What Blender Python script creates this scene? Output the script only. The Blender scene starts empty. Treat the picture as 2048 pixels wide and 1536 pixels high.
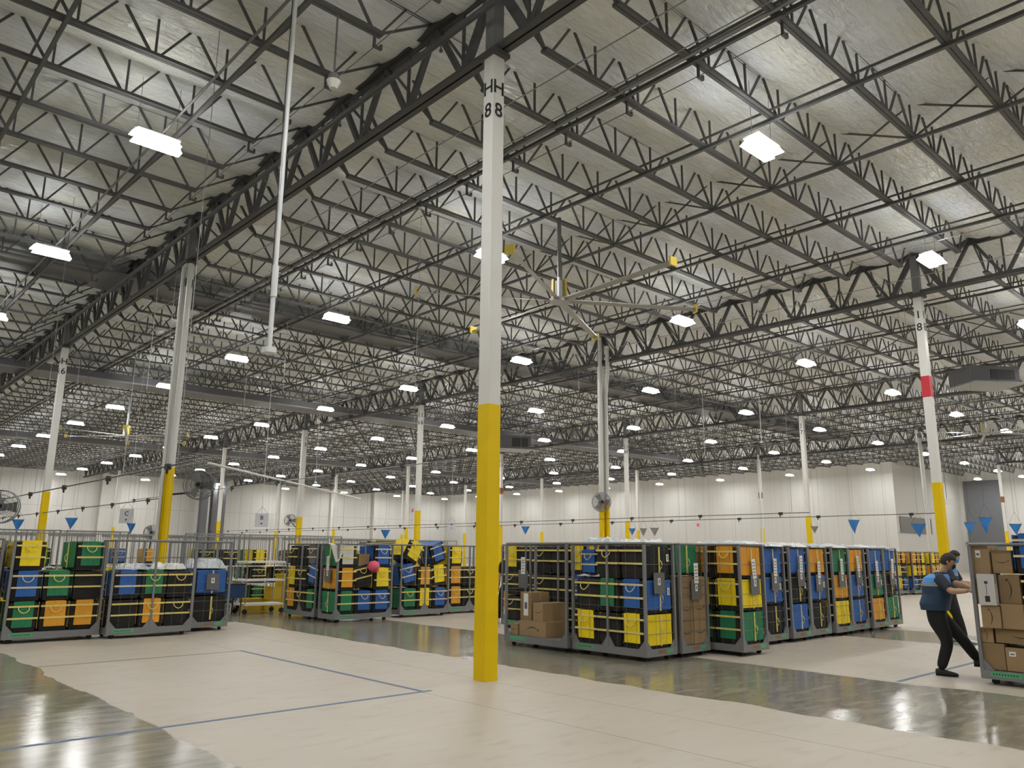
import bpy, math, random
from mathutils import Vector, Matrix

random.seed(7)
sc = bpy.context.scene
col = sc.collection
PI = math.pi

# ------------------------------------------------------------------ camera
F_PX = 1569.675; PITCH = 0.210952; ROLL = 0.0087234; YAW = 0.7439976; CAM_H = 1.70
cp, sp = math.cos(PITCH), math.sin(PITCH)
FW = Vector((math.sin(YAW)*cp, math.cos(YAW)*cp, sp))
r0 = Vector((math.cos(YAW), -math.sin(YAW), 0)); u0 = r0.cross(FW)
cr, sr = math.cos(ROLL), math.sin(ROLL)
RT = cr*r0 + sr*u0; UP = -sr*r0 + cr*u0
cam_d = bpy.data.cameras.new('camera'); cam = bpy.data.objects.new('camera', cam_d); col.objects.link(cam)
cam_d.sensor_width = 36.0; cam_d.lens = F_PX/2048*36.0; cam_d.clip_start = 0.05; cam_d.clip_end = 400
M = Matrix((RT, UP, -FW)).transposed().to_4x4(); M.translation = Vector((0, 0, CAM_H))
cam.matrix_world = M
sc.camera = cam

# ------------------------------------------------------------------ world and exposure
w = bpy.data.worlds.new('world'); sc.world = w; w.use_nodes = True
w.node_tree.nodes['Background'].inputs[0].default_value = (0.9, 0.95, 1, 1)
w.node_tree.nodes['Background'].inputs[1].default_value = 0.02
sc.view_settings.view_transform = 'Standard'; sc.view_settings.look = 'None'
sc.view_settings.gamma = 1.0; sc.view_settings.exposure = 0.56
sc.view_settings.use_curve_mapping = False
sc.cycles.max_bounces = 6; sc.cycles.diffuse_bounces = 4; sc.cycles.glossy_bounces = 3
sc.cycles.transmission_bounces = 4; sc.cycles.transparent_max_bounces = 6
sc.cycles.caustics_reflective = False; sc.cycles.caustics_refractive = False
sc.cycles.sample_clamp_indirect = 6.0
LAMP_STRENGTH = 85.0

# ------------------------------------------------------------------ layout numbers (metres)
X0, Y0, S1, S2 = 7.364, 8.484, 12.796, 17.337      # column H8, spacing along Y (girders) and X (joists)
JS = S1/8                                          # joist spacing
ZJB, ZJT = 10.15, 10.90                            # joist chords
ZGB, ZGT = 9.58, 10.78                             # girder chords
DECK = 11.02
XW, YW = 76.7, 98.5                                # far walls

ORD = ['zeroth','first','second','third','fourth','fifth','sixth','seventh','eighth','ninth','tenth','eleventh','twelfth','thirteenth','fourteenth','fifteenth','sixteenth','seventeenth','eighteenth']

# ------------------------------------------------------------------ materials
def mat(name, rgb, rough=0.6, metal=0.0, spec=0.5, coat=0.0, emit=None, estr=0.0, bump=0.0, bscale=20.0, var=0.0, vscale=3.0):
    m = bpy.data.materials.new(name); m.use_nodes = True
    nt = m.node_tree; b = nt.nodes['Principled BSDF']
    b.inputs['Base Color'].default_value = (*rgb, 1); b.inputs['Roughness'].default_value = rough
    b.inputs['Metallic'].default_value = metal; b.inputs['Specular IOR Level'].default_value = spec
    if coat: b.inputs['Coat Weight'].default_value = coat
    if emit: b.inputs['Emission Color'].default_value = (*emit, 1); b.inputs['Emission Strength'].default_value = estr
    if var or bump:
        tc = nt.nodes.new('ShaderNodeTexCoord'); no = nt.nodes.new('ShaderNodeTexNoise')
        no.inputs['Detail'].default_value = 3
        nt.links.new(tc.outputs['Object'], no.inputs['Vector'])
        if var:
            no.inputs['Scale'].default_value = vscale
            mx = nt.nodes.new('ShaderNodeMix'); mx.data_type = 'RGBA'
            mx.inputs[6].default_value = (*[c*(1-var) for c in rgb], 1); mx.inputs[7].default_value = (*[min(1, c*(1+var)) for c in rgb], 1)
            nt.links.new(no.outputs['Fac'], mx.inputs[0]); nt.links.new(mx.outputs[2], b.inputs['Base Color'])
        if bump:
            n2 = nt.nodes.new('ShaderNodeTexNoise'); n2.inputs['Scale'].default_value = bscale; n2.inputs['Detail'].default_value = 3
            nt.links.new(tc.outputs['Object'], n2.inputs['Vector'])
            bp = nt.nodes.new('ShaderNodeBump'); bp.inputs['Strength'].default_value = bump; bp.inputs['Distance'].default_value = 0.02
            nt.links.new(n2.outputs['Fac'], bp.inputs['Height']); nt.links.new(bp.outputs['Normal'], b.inputs['Normal'])
    return m

STEEL = mat('painted dark steel', (0.095, 0.096, 0.097), 0.55, var=0.15)
STEEL2 = mat('dark steel girder paint', (0.07, 0.07, 0.07), 0.55, var=0.15)
GALV = mat('galvanised pipe', (0.32, 0.33, 0.33), 0.35, 0.6)
WHITE = mat('white column paint', (0.70, 0.69, 0.65), 0.45, var=0.04)
YEL = mat('yellow safety paint', (0.78, 0.54, 0.0), 0.5, spec=0.25, var=0.05, vscale=5)
RED = mat('red band paint', (0.55, 0.03, 0.045), 0.5)
ORB = mat('rust brown band', (0.25, 0.10, 0.03), 0.6)
BLACK = mat('black lettering', (0.015, 0.015, 0.015), 0.6)
CAP = mat('grey column cap', (0.16, 0.165, 0.17), 0.55)
PVC = mat('white plastic', (0.72, 0.73, 0.74), 0.35)
PIPEW = mat('white pipe', (0.62, 0.62, 0.59), 0.3)
CABLE = mat('black cable', (0.03, 0.03, 0.03), 0.5)
CGREY = mat('cart grey paint', (0.21, 0.21, 0.215), 0.45, var=0.06)
WIRE = mat('cart wire', (0.16, 0.16, 0.165), 0.45)
RUB = mat('black rubber', (0.02, 0.02, 0.02), 0.7)
GTAPE = mat('green tape', (0.09, 0.42, 0.19), 0.5)
OTAPE = mat('brown tape', (0.28, 0.14, 0.05), 0.5)
BAGB = mat('black tote fabric', (0.016, 0.015, 0.013), 0.8, bump=0.6, bscale=14, var=0.2)
STRAP = mat('pale yellow strap', (0.78, 0.66, 0.20), 0.6, var=0.1, vscale=30)
STRAPW = mat('faded cream strap', (0.72, 0.62, 0.45), 0.6, var=0.1, vscale=30)
FL = {
 'yellow': mat('yellow flap cloth', (0.93, 0.70, 0.003), 0.6, bump=0.7, bscale=7, var=0.08),
 'green': mat('green flap cloth', (0.012, 0.20, 0.085), 0.6, bump=0.6, bscale=7, var=0.08),
 'blue': mat('blue flap cloth', (0.018, 0.12, 0.42), 0.6, bump=0.6, bscale=7, var=0.08),
 'orange': mat('orange flap cloth', (0.80, 0.36, 0.02), 0.6, bump=0.7, bscale=7, var=0.10),
 'white': mat('white flap cloth', (0.62, 0.60, 0.55), 0.6, bump=0.7, bscale=7, var=0.06),
 'gray': mat('gray flap cloth', (0.13, 0.13, 0.12), 0.6, bump=0.7, bscale=7, var=0.06),
}
CARD = mat('kraft cardboard', (0.34, 0.23, 0.12), 0.75, var=0.10, vscale=4)
CARD2 = mat('dark kraft cardboard', (0.26, 0.175, 0.085), 0.75, var=0.10, vscale=4)
CTAPE = mat('box packing tape', (0.30, 0.23, 0.14), 0.3)
SMILE = mat('dark printed ink', (0.035, 0.03, 0.03), 0.6)
PAPER = mat('white paper', (0.80, 0.80, 0.78), 0.6)
PAPERW = mat('white box card', (0.62, 0.60, 0.58), 0.5)
BOARD = mat('grey tag board', (0.13, 0.13, 0.13), 0.5)
BLUETAPE = mat('blue floor tape', (0.07, 0.12, 0.21), 0.5)
GREYTAPE = mat('grey floor tape', (0.17, 0.14, 0.12), 0.5)
PLASTIC = mat('crumpled clear plastic', (0.62, 0.66, 0.68), 0.2, bump=1.0, bscale=9)
LAMPBODY = mat('white lamp housing', (0.75, 0.75, 0.75), 0.4)
DIFF = mat('lamp diffuser', (1, 1, 1), 0.5, emit=(1.0, 0.995, 0.975), estr=LAMP_STRENGTH)
DIFFS = mat('lamp diffuser skirt', (1, 1, 1), 0.5, emit=(1.0, 0.995, 0.975), estr=22.0)
FANM = mat('fan aluminium', (0.36, 0.36, 0.33), 0.35, 0.4)
FANY = mat('fan yellow tip', (0.68, 0.52, 0.08), 0.5)
DUCT = mat('sheet metal grey', (0.13, 0.13, 0.14), 0.5)
DDARK = mat('dark grille', (0.04, 0.04, 0.04), 0.6)
FLAGB = mat('blue pennant cloth', (0.03, 0.20, 0.55), 0.6, var=0.12, vscale=6)
FLAGG = mat('grey pennant cloth', (0.25, 0.23, 0.22), 0.6, var=0.3, vscale=8)
SIGNM = mat('white sign board', (0.62, 0.63, 0.66), 0.5)
SKIN = mat('skin', (0.50, 0.32, 0.21), 0.55)
HAIR = mat('dark hair', (0.035, 0.026, 0.02), 0.7, bump=0.6, bscale=40)
PANTS = mat('black trousers', (0.010, 0.010, 0.011), 0.85)
SHIRT = mat('navy shirt', (0.020, 0.026, 0.040), 0.8)
VESTN = mat('navy vest', (0.018, 0.050, 0.10), 0.7)
VESTB = mat('bright blue vest band', (0.07, 0.28, 0.68), 0.6)
VESTG = mat('grey reflective band', (0.30, 0.31, 0.31), 0.4)
SHOE = mat('black shoe', (0.012, 0.012, 0.013), 0.6)
SHOEW = mat('white shoe', (0.65, 0.66, 0.68), 0.5)
MASKB = mat('blue face mask', (0.08, 0.28, 0.55), 0.7)
PINK = mat('pink cloth', (0.80, 0.12, 0.19), 0.7, bump=1.0, bscale=10)
YTOTE = mat('yellow plastic tote', (0.62, 0.43, 0.03), 0.5, var=0.06)
GLASSM = mat('clear plastic dome', (0.75, 0.74, 0.68), 0.2)
CRATEB = mat('dark blue table skirt', (0.015, 0.05, 0.14), 0.6)

def nodes_mat(name):
    m = bpy.data.materials.new(name); m.use_nodes = True
    return m, m.node_tree, m.node_tree.nodes['Principled BSDF']
def math_n(nt, op, a, b=None, c=None):
    n = nt.nodes.new('ShaderNodeMath'); n.operation = op
    for i, v in enumerate((a, b, c)):
        if v is None: continue
        if isinstance(v, (int, float)): n.inputs[i].default_value = v
        else: nt.links.new(v, n.inputs[i])
    return n.outputs[0]
def noise_n(nt, vec, scale, detail=4, dist=0.0):
    n = nt.nodes.new('ShaderNodeTexNoise'); n.inputs['Scale'].default_value = scale; n.inputs['Detail'].default_value = detail
    n.inputs['Distortion'].default_value = dist
    nt.links.new(vec, n.inputs['Vector']); return n.outputs['Fac']
def mixc(nt, fac, a, b):
    n = nt.nodes.new('ShaderNodeMix'); n.data_type = 'RGBA'
    for i, v in ((0, fac), (6, a), (7, b)):
        if isinstance(v, (tuple, list)): n.inputs[i].default_value = (*v, 1)
        elif isinstance(v, (int, float)): n.inputs[i].default_value = v
        else: nt.links.new(v, n.inputs[i])
    return n.outputs[2]
def scaled(nt, vec, s):
    n = nt.nodes.new('ShaderNodeMapping'); n.inputs['Scale'].default_value = s; nt.links.new(vec, n.inputs['Vector']); return n.outputs[0]

# floor: worn matte concrete with polished glossy lanes along Y
fm, nt, b = nodes_mat('concrete floor')
geo = nt.nodes.new('ShaderNodeNewGeometry'); pos = geo.outputs['Position']
sx = nt.nodes.new('ShaderNodeSeparateXYZ'); nt.links.new(pos, sx.inputs[0]); X, Y = sx.outputs[0], sx.outputs[1]
wob = math_n(nt, 'MULTIPLY', math_n(nt, 'SUBTRACT', noise_n(nt, pos, 0.7, 6), 0.5), 0.55)
Xw = math_n(nt, 'ADD', X, wob)
def step(v, e, wd=0.03):
    n = nt.nodes.new('ShaderNodeMapRange'); n.interpolation_type = 'SMOOTHSTEP'
    nt.links.new(v, n.inputs[0]); n.inputs[1].default_value = e-wd; n.inputs[2].default_value = e+wd; return n.outputs[0]
def band(v, a, b_, wd=0.03): return math_n(nt, 'MULTIPLY', step(v, a, wd), math_n(nt, 'SUBTRACT', 1.0, step(v, b_, wd)))
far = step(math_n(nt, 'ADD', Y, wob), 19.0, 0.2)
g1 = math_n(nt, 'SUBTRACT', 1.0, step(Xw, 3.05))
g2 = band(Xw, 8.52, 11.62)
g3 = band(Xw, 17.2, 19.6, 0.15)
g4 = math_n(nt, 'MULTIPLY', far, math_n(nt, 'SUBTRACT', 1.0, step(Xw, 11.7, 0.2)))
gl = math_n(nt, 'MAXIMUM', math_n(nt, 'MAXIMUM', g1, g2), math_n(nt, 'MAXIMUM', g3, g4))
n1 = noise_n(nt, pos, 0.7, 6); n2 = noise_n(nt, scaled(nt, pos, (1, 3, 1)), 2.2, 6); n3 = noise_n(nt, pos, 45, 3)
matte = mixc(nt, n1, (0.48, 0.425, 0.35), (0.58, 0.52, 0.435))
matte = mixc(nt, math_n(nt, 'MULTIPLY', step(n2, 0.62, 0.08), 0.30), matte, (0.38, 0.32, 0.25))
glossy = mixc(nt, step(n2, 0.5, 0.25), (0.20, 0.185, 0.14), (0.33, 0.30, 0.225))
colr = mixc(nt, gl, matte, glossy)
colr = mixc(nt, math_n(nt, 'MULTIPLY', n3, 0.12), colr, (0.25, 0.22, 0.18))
def line(v, e, wd): return math_n(nt, 'COMPARE', v, e, wd)
ln = line(X, 7.36, 0.008)
for v, e in ((X, 6.16), (X, 11.66), (Y, 15.7), (Y, 21.3), (X, 24.7), (X, 16.0)): ln = math_n(nt, 'MAXIMUM', ln, line(v, e, 0.008))
colr = mixc(nt, math_n(nt, 'MULTIPLY', ln, 0.6), colr, (0.13, 0.10, 0.08))
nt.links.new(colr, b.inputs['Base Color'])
ro = nt.nodes.new('ShaderNodeMapRange'); nt.links.new(gl, ro.inputs[0]); ro.inputs[3].default_value = 0.42; ro.inputs[4].default_value = 0.17
ro2 = math_n(nt, 'ADD', ro.outputs[0], math_n(nt, 'MULTIPLY', math_n(nt, 'SUBTRACT', n2, 0.5), 0.12))
nt.links.new(ro2, b.inputs['Roughness'])
sp_ = nt.nodes.new('ShaderNodeMapRange'); nt.links.new(gl, sp_.inputs[0]); sp_.inputs[3].default_value = 0.25; sp_.inputs[4].default_value = 0.8
nt.links.new(sp_.outputs[0], b.inputs['Specular IOR Level'])
bp = nt.nodes.new('ShaderNodeBump'); bp.inputs['Strength'].default_value = 0.03; bp.inputs['Distance'].default_value = 0.05
nt.links.new(noise_n(nt, pos, 1.6, 3), bp.inputs['Height']); nt.links.new(bp.outputs['Normal'], b.inputs['Normal'])
FLOORM = fm

# ceiling insulation: glossy white facing with yellowish patches and wrinkles
im, nt, b = nodes_mat('vinyl faced insulation')
geo = nt.nodes.new('ShaderNodeNewGeometry'); pos = geo.outputs['Position']
n1 = noise_n(nt, scaled(nt, pos, (0.5, 1, 1)), 0.8, 4); n2 = noise_n(nt, scaled(nt, pos, (0.7, 3, 1)), 2.2, 6, 0.6)
mr = nt.nodes.new('ShaderNodeMapRange'); nt.links.new(n1, mr.inputs[0]); mr.inputs[1].default_value = 0.42; mr.inputs[2].default_value = 0.60
c = mixc(nt, mr.outputs[0], (0.80, 0.82, 0.765), (0.80, 0.845, 0.89))
mr2 = nt.nodes.new('ShaderNodeMapRange'); nt.links.new(n2, mr2.inputs[0]); mr2.inputs[1].default_value = 0.58; mr2.inputs[2].default_value = 0.72; mr2.inputs[4].default_value = 0.35
c = mixc(nt, mr2.outputs[0], c, (0.55, 0.54, 0.50))
nt.links.new(c, b.inputs['Base Color']); b.inputs['Roughness'].default_value = 0.26; b.inputs['Specular IOR Level'].default_value = 0.6
bp = nt.nodes.new('ShaderNodeBump'); bp.inputs['Strength'].default_value = 0.8; bp.inputs['Distance'].default_value = 0.10
nt.links.new(noise_n(nt, scaled(nt, pos, (1.0, 3.5, 1)), 2.6, 4, 1.0), bp.inputs['Height']); nt.links.new(bp.outputs['Normal'], b.inputs['Normal'])
INSUL = im

# precast wall panels with joints
def wallmat(name, axis, period, base=(0.62, 0.61, 0.56)):
    m, nt, b = nodes_mat(name)
    geo = nt.nodes.new('ShaderNodeNewGeometry'); pos = geo.outputs['Position']
    s = nt.nodes.new('ShaderNodeSeparateXYZ'); nt.links.new(pos, s.inputs[0]); v = s.outputs[axis]; z = s.outputs[2]
    def seam(per, wd, off=0.0):
        q = math_n(nt, 'MODULO', math_n(nt, 'ADD', v, 500+off), per); return math_n(nt, 'LESS_THAN', q, wd)
    e = math_n(nt, 'MAXIMUM', seam(period, 0.07), math_n(nt, 'MULTIPLY', seam(period*0.37, 0.05, 0.6), 0.6))
    e = math_n(nt, 'MAXIMUM', e, math_n(nt, 'MULTIPLY', seam(period*0.273, 0.04, 1.9), 0.45))
    hz = math_n(nt, 'COMPARE', z, 6.3, 0.04)
    e = math_n(nt, 'MAXIMUM', e, math_n(nt, 'MULTIPLY', hz, 0.7 if axis == 0 else 0.0))
    n1 = noise_n(nt, pos, 0.15, 3)
    c = mixc(nt, n1, base, tuple(min(1, x*1.1) for x in base))
    c = mixc(nt, math_n(nt, 'MULTIPLY', e, 0.6), c, (0.40, 0.39, 0.36))
    nt.links.new(c, b.inputs['Base Color']); b.inputs['Roughness'].default_value = 0.6
    return m
WALLA = wallmat('precast wall far', 0, 3.8, (0.66, 0.65, 0.62)); WALLB = wallmat('precast wall right', 1, 3.2, (0.60, 0.585, 0.55))
WALLC = mat('grey roll door', (0.16, 0.165, 0.18), 0.6, var=0.1)
WALLP = mat('plain wall paint', (0.55, 0.54, 0.52), 0.7)

# ------------------------------------------------------------------ mesh builder
class MB:
    def __init__(s): s.v = []; s.f = []; s.m = []; s.mats = []; s.smooth = []
    def mi(s, m):
        if m not in s.mats: s.mats.append(m)
        return s.mats.index(m)
    def add(s, vs, fs, m, smooth=False):
        o = len(s.v); s.v += [tuple(v) for v in vs]; k = s.mi(m)
        for f in fs: s.f.append([i+o for i in f]); s.m.append(k); s.smooth.append(smooth)
        return s
    def box(s, x0, x1, y0, y1, z0, z1, m, R=None, T=None):
        vs = [Vector((x, y, z)) for z in (z0, z1) for y in (y0, y1) for x in (x0, x1)]
        if R is not None: vs = [R @ v for v in vs]
        if T is not None: vs = [v+Vector(T) for v in vs]
        return s.add(vs, [(0, 2, 3, 1), (4, 5, 7, 6), (0, 1, 5, 4), (2, 6, 7, 3), (0, 4, 6, 2), (1, 3, 7, 5)], m)
    def bar(s, p0, p1, w_, h_, m, up=(0, 0, 1)):
        p0, p1 = Vector(p0), Vector(p1); d = (p1-p0).normalized(); u = Vector(up)
        if abs(d.dot(u)) > 0.98: u = Vector((1, 0, 0))
        a = d.cross(u).normalized(); c_ = a.cross(d).normalized(); a *= w_/2; c_ *= h_/2
        vs = [p+i*a+j*c_ for p in (p0, p1) for i, j in ((-1, -1), (1, -1), (1, 1), (-1, 1))]
        return s.add(vs, [(0, 3, 2, 1), (4, 5, 6, 7), (0, 1, 5, 4), (1, 2, 6, 5), (2, 3, 7, 6), (3, 0, 4, 7)], m)
    def cyl(s, p0, p1, r, m, n=10, r1=None, caps=True):
        p0, p1 = Vector(p0), Vector(p1); d = (p1-p0).normalized(); u = Vector((0, 0, 1)) if abs(d.z) < 0.9 else Vector((1, 0, 0))
        a = d.cross(u).normalized(); c_ = d.cross(a).normalized(); r1 = r if r1 is None else r1
        vs = [p0+(a*math.cos(2*PI*i/n)+c_*math.sin(2*PI*i/n))*r for i in range(n)]+[p1+(a*math.cos(2*PI*i/n)+c_*math.sin(2*PI*i/n))*r1 for i in range(n)]
        s.add(vs, [(i, (i+1) % n, n+(i+1) % n, n+i) for i in range(n)], m, True)
        if caps: s.add(vs, [tuple(range(n))[::-1], tuple(range(n, 2*n))], m)
        return s
    def tube(s, pts, r, m, n=6):
        pts = [Vector(p) for p in pts]
        rings = []
        for i, p in enumerate(pts):
            d = (pts[min(i+1, len(pts)-1)]-pts[max(i-1, 0)]).normalized(); u = Vector((0, 0, 1)) if abs(d.z) < 0.9 else Vector((0, 1, 0))
            a = d.cross(u).normalized(); c_ = d.cross(a).normalized()
            rr = r[i] if isinstance(r, (list, tuple)) else r
            rings.append([p+(a*math.cos(2*PI*k/n)+c_*math.sin(2*PI*k/n))*rr for k in range(n)])
        vs = [v for rg in rings for v in rg]
        fs = [(i*n+k, i*n+(k+1) % n, (i+1)*n+(k+1) % n, (i+1)*n+k) for i in range(len(pts)-1) for k in range(n)]
        s.add(vs, fs, m, True); s.add(vs, [tuple(range(n))[::-1], tuple(range(len(vs)-n, len(vs)))], m); return s
    def ring(s, c, axis, r, rt, m, n=24, k=5):
        c = Vector(c); d = Vector(axis).normalized(); u = Vector((0, 0, 1)) if abs(d.z) < 0.9 else Vector((1, 0, 0))
        a = d.cross(u).normalized(); b_ = d.cross(a).normalized(); vs = []
        for i in range(n):
            t = 2*PI*i/n; e = a*math.cos(t)+b_*math.sin(t)
            for j in range(k):
                q = 2*PI*j/k; vs.append(c+e*(r+rt*math.cos(q))+d*rt*math.sin(q))
        fs = [(i*k+j, i*k+(j+1) % k, ((i+1) % n)*k+(j+1) % k, ((i+1) % n)*k+j) for i in range(n) for j in range(k)]
        return s.add(vs, fs, m, True)
    def prism(s, poly, d, m):
        n = len(poly); d = Vector(d); vs = [Vector(p) for p in poly]+[Vector(p)+d for p in poly]
        return s.add(vs, [tuple(range(n))[::-1], tuple(range(n, 2*n))]+[(i, (i+1) % n, n+(i+1) % n, n+i) for i in range(n)], m)
    def mesh(s, name):
        me = bpy.data.meshes.new(name); me.from_pydata(s.v, [], s.f)
        for m in s.mats: me.materials.append(m)
        me.polygons.foreach_set('material_index', s.m); me.polygons.foreach_set('use_smooth', s.smooth); me.update(); return me
    def obj(s, name, parent=None, loc=None, rz=0.0):
        o = bpy.data.objects.new(name, s.mesh(name)); col.objects.link(o)
        if parent is not None: o.parent = parent
        if loc is not None: o.location = loc
        if rz: o.rotation_euler = (0, 0, rz)
        return o

def tag(o, label=None, cat=None, group=None, kind=None):
    if label: o['label'] = label
    if cat: o['category'] = cat
    if group: o['group'] = group
    if kind: o['kind'] = kind
    return o
def empty(name, loc=(0, 0, 0), rz=0.0, label=None, cat=None, group=None):
    o = bpy.data.objects.new(name, None); col.objects.link(o); o.location = loc; o.rotation_euler = (0, 0, rz)
    o.empty_display_size = 0.1
    return tag(o, label, cat, group)
def dup(o, parent=None):
    c = o.copy(); col.objects.link(c); c.parent = parent
    for ch in list(o.children): dup(ch, c)
    return c
def struct(o): o['kind'] = 'structure'; return o

# ------------------------------------------------------------------ room shell
fl = MB(); fl.add([(-14, -12, 0), (96, -12, 0), (96, 100, 0), (-14, 100, 0)], [(0, 1, 2, 3)], FLOORM); struct(fl.obj('floor'))
c_ = MB(); NX = 46; ys = []
y = Y0-13*JS
while y < 99.5: ys.append(y); y += JS/6
xs = [-14+110*i/NX for i in range(NX+1)]
vs = []
for j, yy in enumerate(ys):
    ph = ((yy-Y0)/JS) % 1.0; sag = 0.13*math.sin(PI*ph)**0.7 if 0 < ph < 1 else 0
    for i, xx in enumerate(xs):
        vs.append((xx, yy, 10.862-sag*(0.75+0.5*random.random())+0.02*random.random()))
c_.add(vs, [(j*(NX+1)+i, (j+1)*(NX+1)+i, (j+1)*(NX+1)+i+1, j*(NX+1)+i+1) for j in range(len(ys)-1) for i in range(NX)], INSUL, True)
struct(c_.obj('ceiling'))
def wall(name, x0, x1, y0, y1, m, z1=11.2): return struct(MB().box(x0, x1, y0, y1, 0, z1, m).obj(name))
wall('wall_far', -14, XW+0.3, YW, YW+0.3, WALLA)
wall('wall_right', XW, XW+0.3, 30.2, YW, WALLB)
wall('wall_recess', XW+0.3, 94.3, 30.2, 30.5, WALLB)
wall('wall_recess_back', 94.0, 94.3, -12, 30.2, WALLB)
wall('wall_left', -14.3, -14, -12, YW, WALLP)
wall('wall_behind', -14, 94.3, -12.3, -12, WALLP)
# big grey door, ledge band and rails on the recess walls
struct(MB().box(93.9, 94.0, 26.0, 29.7, 0, 9.6, WALLC).obj('door_1'))
struct(MB().box(77.3, 85.0, 30.1, 30.2, 3.8, 5.3, mat('grey wall window', (0.20, 0.20, 0.20), 0.4)).obj('window_1'))
struct(MB().box(93.85, 94.0, 14.0, 30.0, 2.9, 3.15, CGREY).obj('trim_1'))
struct(MB().box(-14, XW, YW-0.12, YW, 3.0, 3.35, mat('grey wall rail', (0.22, 0.21, 0.19), 0.6)).obj('trim_2'))

# tall pilasters on the far wall
for i, xx in enumerate((9.5, 16.0, 21.6, 27.0, 33.2, 40.5, 49.0, 56.5, 63.5)):
    tag(MB().box(xx-0.28, xx+0.28, YW-0.55, YW-0.02, 0, 10.4, WHITE).obj('wall_post'),
        'white steel wall post standing against the far left wall, %s from the left' % ORD[i+1], 'post', 'posts along the far left wall')

# ------------------------------------------------------------------ roof joists
L = S2; n0 = 1.17
def joist_meshes():
    top = MB(); bot = MB(); web = MB()
    for s_ in (-1, 1):
        top.box(0.12, L-0.12, s_*0.045-0.028, s_*0.045+0.028, ZJT-0.03, ZJT+0.03, STEEL)
        bot.box(n0-0.05, L-n0+0.05, s_*0.04-0.034, s_*0.04+0.034, ZJB-0.03, ZJB+0.03, STEEL)
    N = 12; dx = (L-2*n0-0.1)/N
    for i in range(N+1):
        x = n0+0.05+i*dx
        zt, zb = ZJT, ZJB
        web.bar((x-0.06, 0, zb), (x-dx/2+0.05, 0, zt), 0.038, 0.045, STEEL)
        web.bar((x+0.06, 0, zb), (x+dx/2-0.05, 0, zt), 0.038, 0.038, STEEL)
        if 0 < i < N: web.bar((x, 0, zb), (x, 0, zt), 0.036, 0.036, STEEL)
    web.bar((n0, 0, ZJB), (0.1, 0, ZJT-0.02), 0.04, 0.04, STEEL); web.bar((L-n0, 0, ZJB), (L-0.1, 0, ZJT-0.02), 0.04, 0.04, STEEL)
    web.bar((n0-0.05, 0, ZJB), (n0-0.55, 0, ZJT), 0.038, 0.038, STEEL)
    return top, bot, web
tp, bt, wb = joist_meshes()
jm = [('top_chord', tp.mesh('joist_top_chord')), ('bottom_chord', bt.mesh('joist_bottom_chord')), ('web', wb.mesh('joist_web'))]
LET = {-1: ('G', 'H'), 0: ('H', 'I'), 1: ('I', 'J'), 2: ('J', 'K'), 3: ('K', 'L'), 4: ('L', 'M')}
ROWN = ['zero','one','two','three','four','five','six','seven','eight','nine','ten']
def row_words(k):
    a, m_ = divmod(k, 8); row = 8-a
    if m_ == 0: return 'directly over row %s' % ROWN[row]
    return '%s past row %s' % (ORD[m_], ROWN[row])
RNG = {-1: (-3, 22), 0: (-6, 56), 1: (-3, 56), 2: (0, 56), 3: (3, 56), 4: (4, 13)}
for bay, (k0, k1) in RNG.items():
    for k in range(k0, k1+1):
        yy = Y0+k*JS
        if yy > YW-0.4 or (bay == 4 and yy > 29.5): continue
        r_ = empty('roof_joist', (X0+bay*S2, yy, 0), 0, 'dark open-web roof joist between column lines %s and %s, %s' % (*LET[bay], row_words(k)), 'roof joist', 'roof joists in the %s to %s bay' % LET[bay])
        for nm, me in jm:
            o = bpy.data.objects.new(nm, me); col.objects.link(o); o.parent = r_

# ------------------------------------------------------------------ girders along Y
def girder_mesh():
    top = MB(); bot = MB(); web = MB()
    for s_ in (-1, 1):
        top.box(s_*0.075-0.055, s_*0.075+0.055, 0.0, S1, ZGT-0.02, ZGT+0.10, STEEL2); top.box(s_*0.02-0.012, s_*0.02+0.012, 0, S1, ZGT-0.10, ZGT, STEEL2)
        bot.box(s_*0.075-0.055, s_*0.075+0.055, 0.0, S1, ZGB-0.07, ZGB-0.02, STEEL2); bot.box(s_*0.02-0.012, s_*0.02+0.012, 0, S1, ZGB-0.02, ZGB+0.08, STEEL2)
    for i in range(8):
        y0, ym, y1 = i*JS, (i+.5)*JS, (i+1)*JS
        heavy = 0.15 if i in (0, 7) else 0.085
        web.bar((0, y0+0.05, ZGT), (0, ym-0.05, ZGB), heavy if i == 0 else 0.085, 0.10, STEEL2, (1, 0, 0))
        web.bar((0, ym+0.05, ZGB), (0, y1-0.05, ZGT), heavy if i == 7 else 0.085, 0.10, STEEL2, (1, 0, 0))
        web.bar((0, ym, ZGB), (0, ym, ZGT), 0.045, 0.045, STEEL2, (1, 0, 0))
    return top, bot, web
tp, bt, wb = girder_mesh()
gm = [('top_chord', tp.mesh('girder_top_chord')), ('bottom_chord', bt.mesh('girder_bottom_chord')), ('web', wb.mesh('girder_web'))]
for b_ in range(0, 5):
    for a in range(-1, 7):
        if b_ == 4 and a > 0: continue
        if a == -1 and b_ > 1: continue
        Ln = 'HIJKL'[b_]
        r_ = empty('roof_girder', (X0+b_*S2, Y0+a*S1, 0), 0, 'deep dark truss girder on column line %s from row %s to row %s' % (Ln, ROWN[8-a], ROWN[7-a]), 'roof girder', 'truss girders on the column lines')
        for nm, me in gm:
            o = bpy.data.objects.new(nm, me); col.objects.link(o); o.parent = r_

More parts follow.
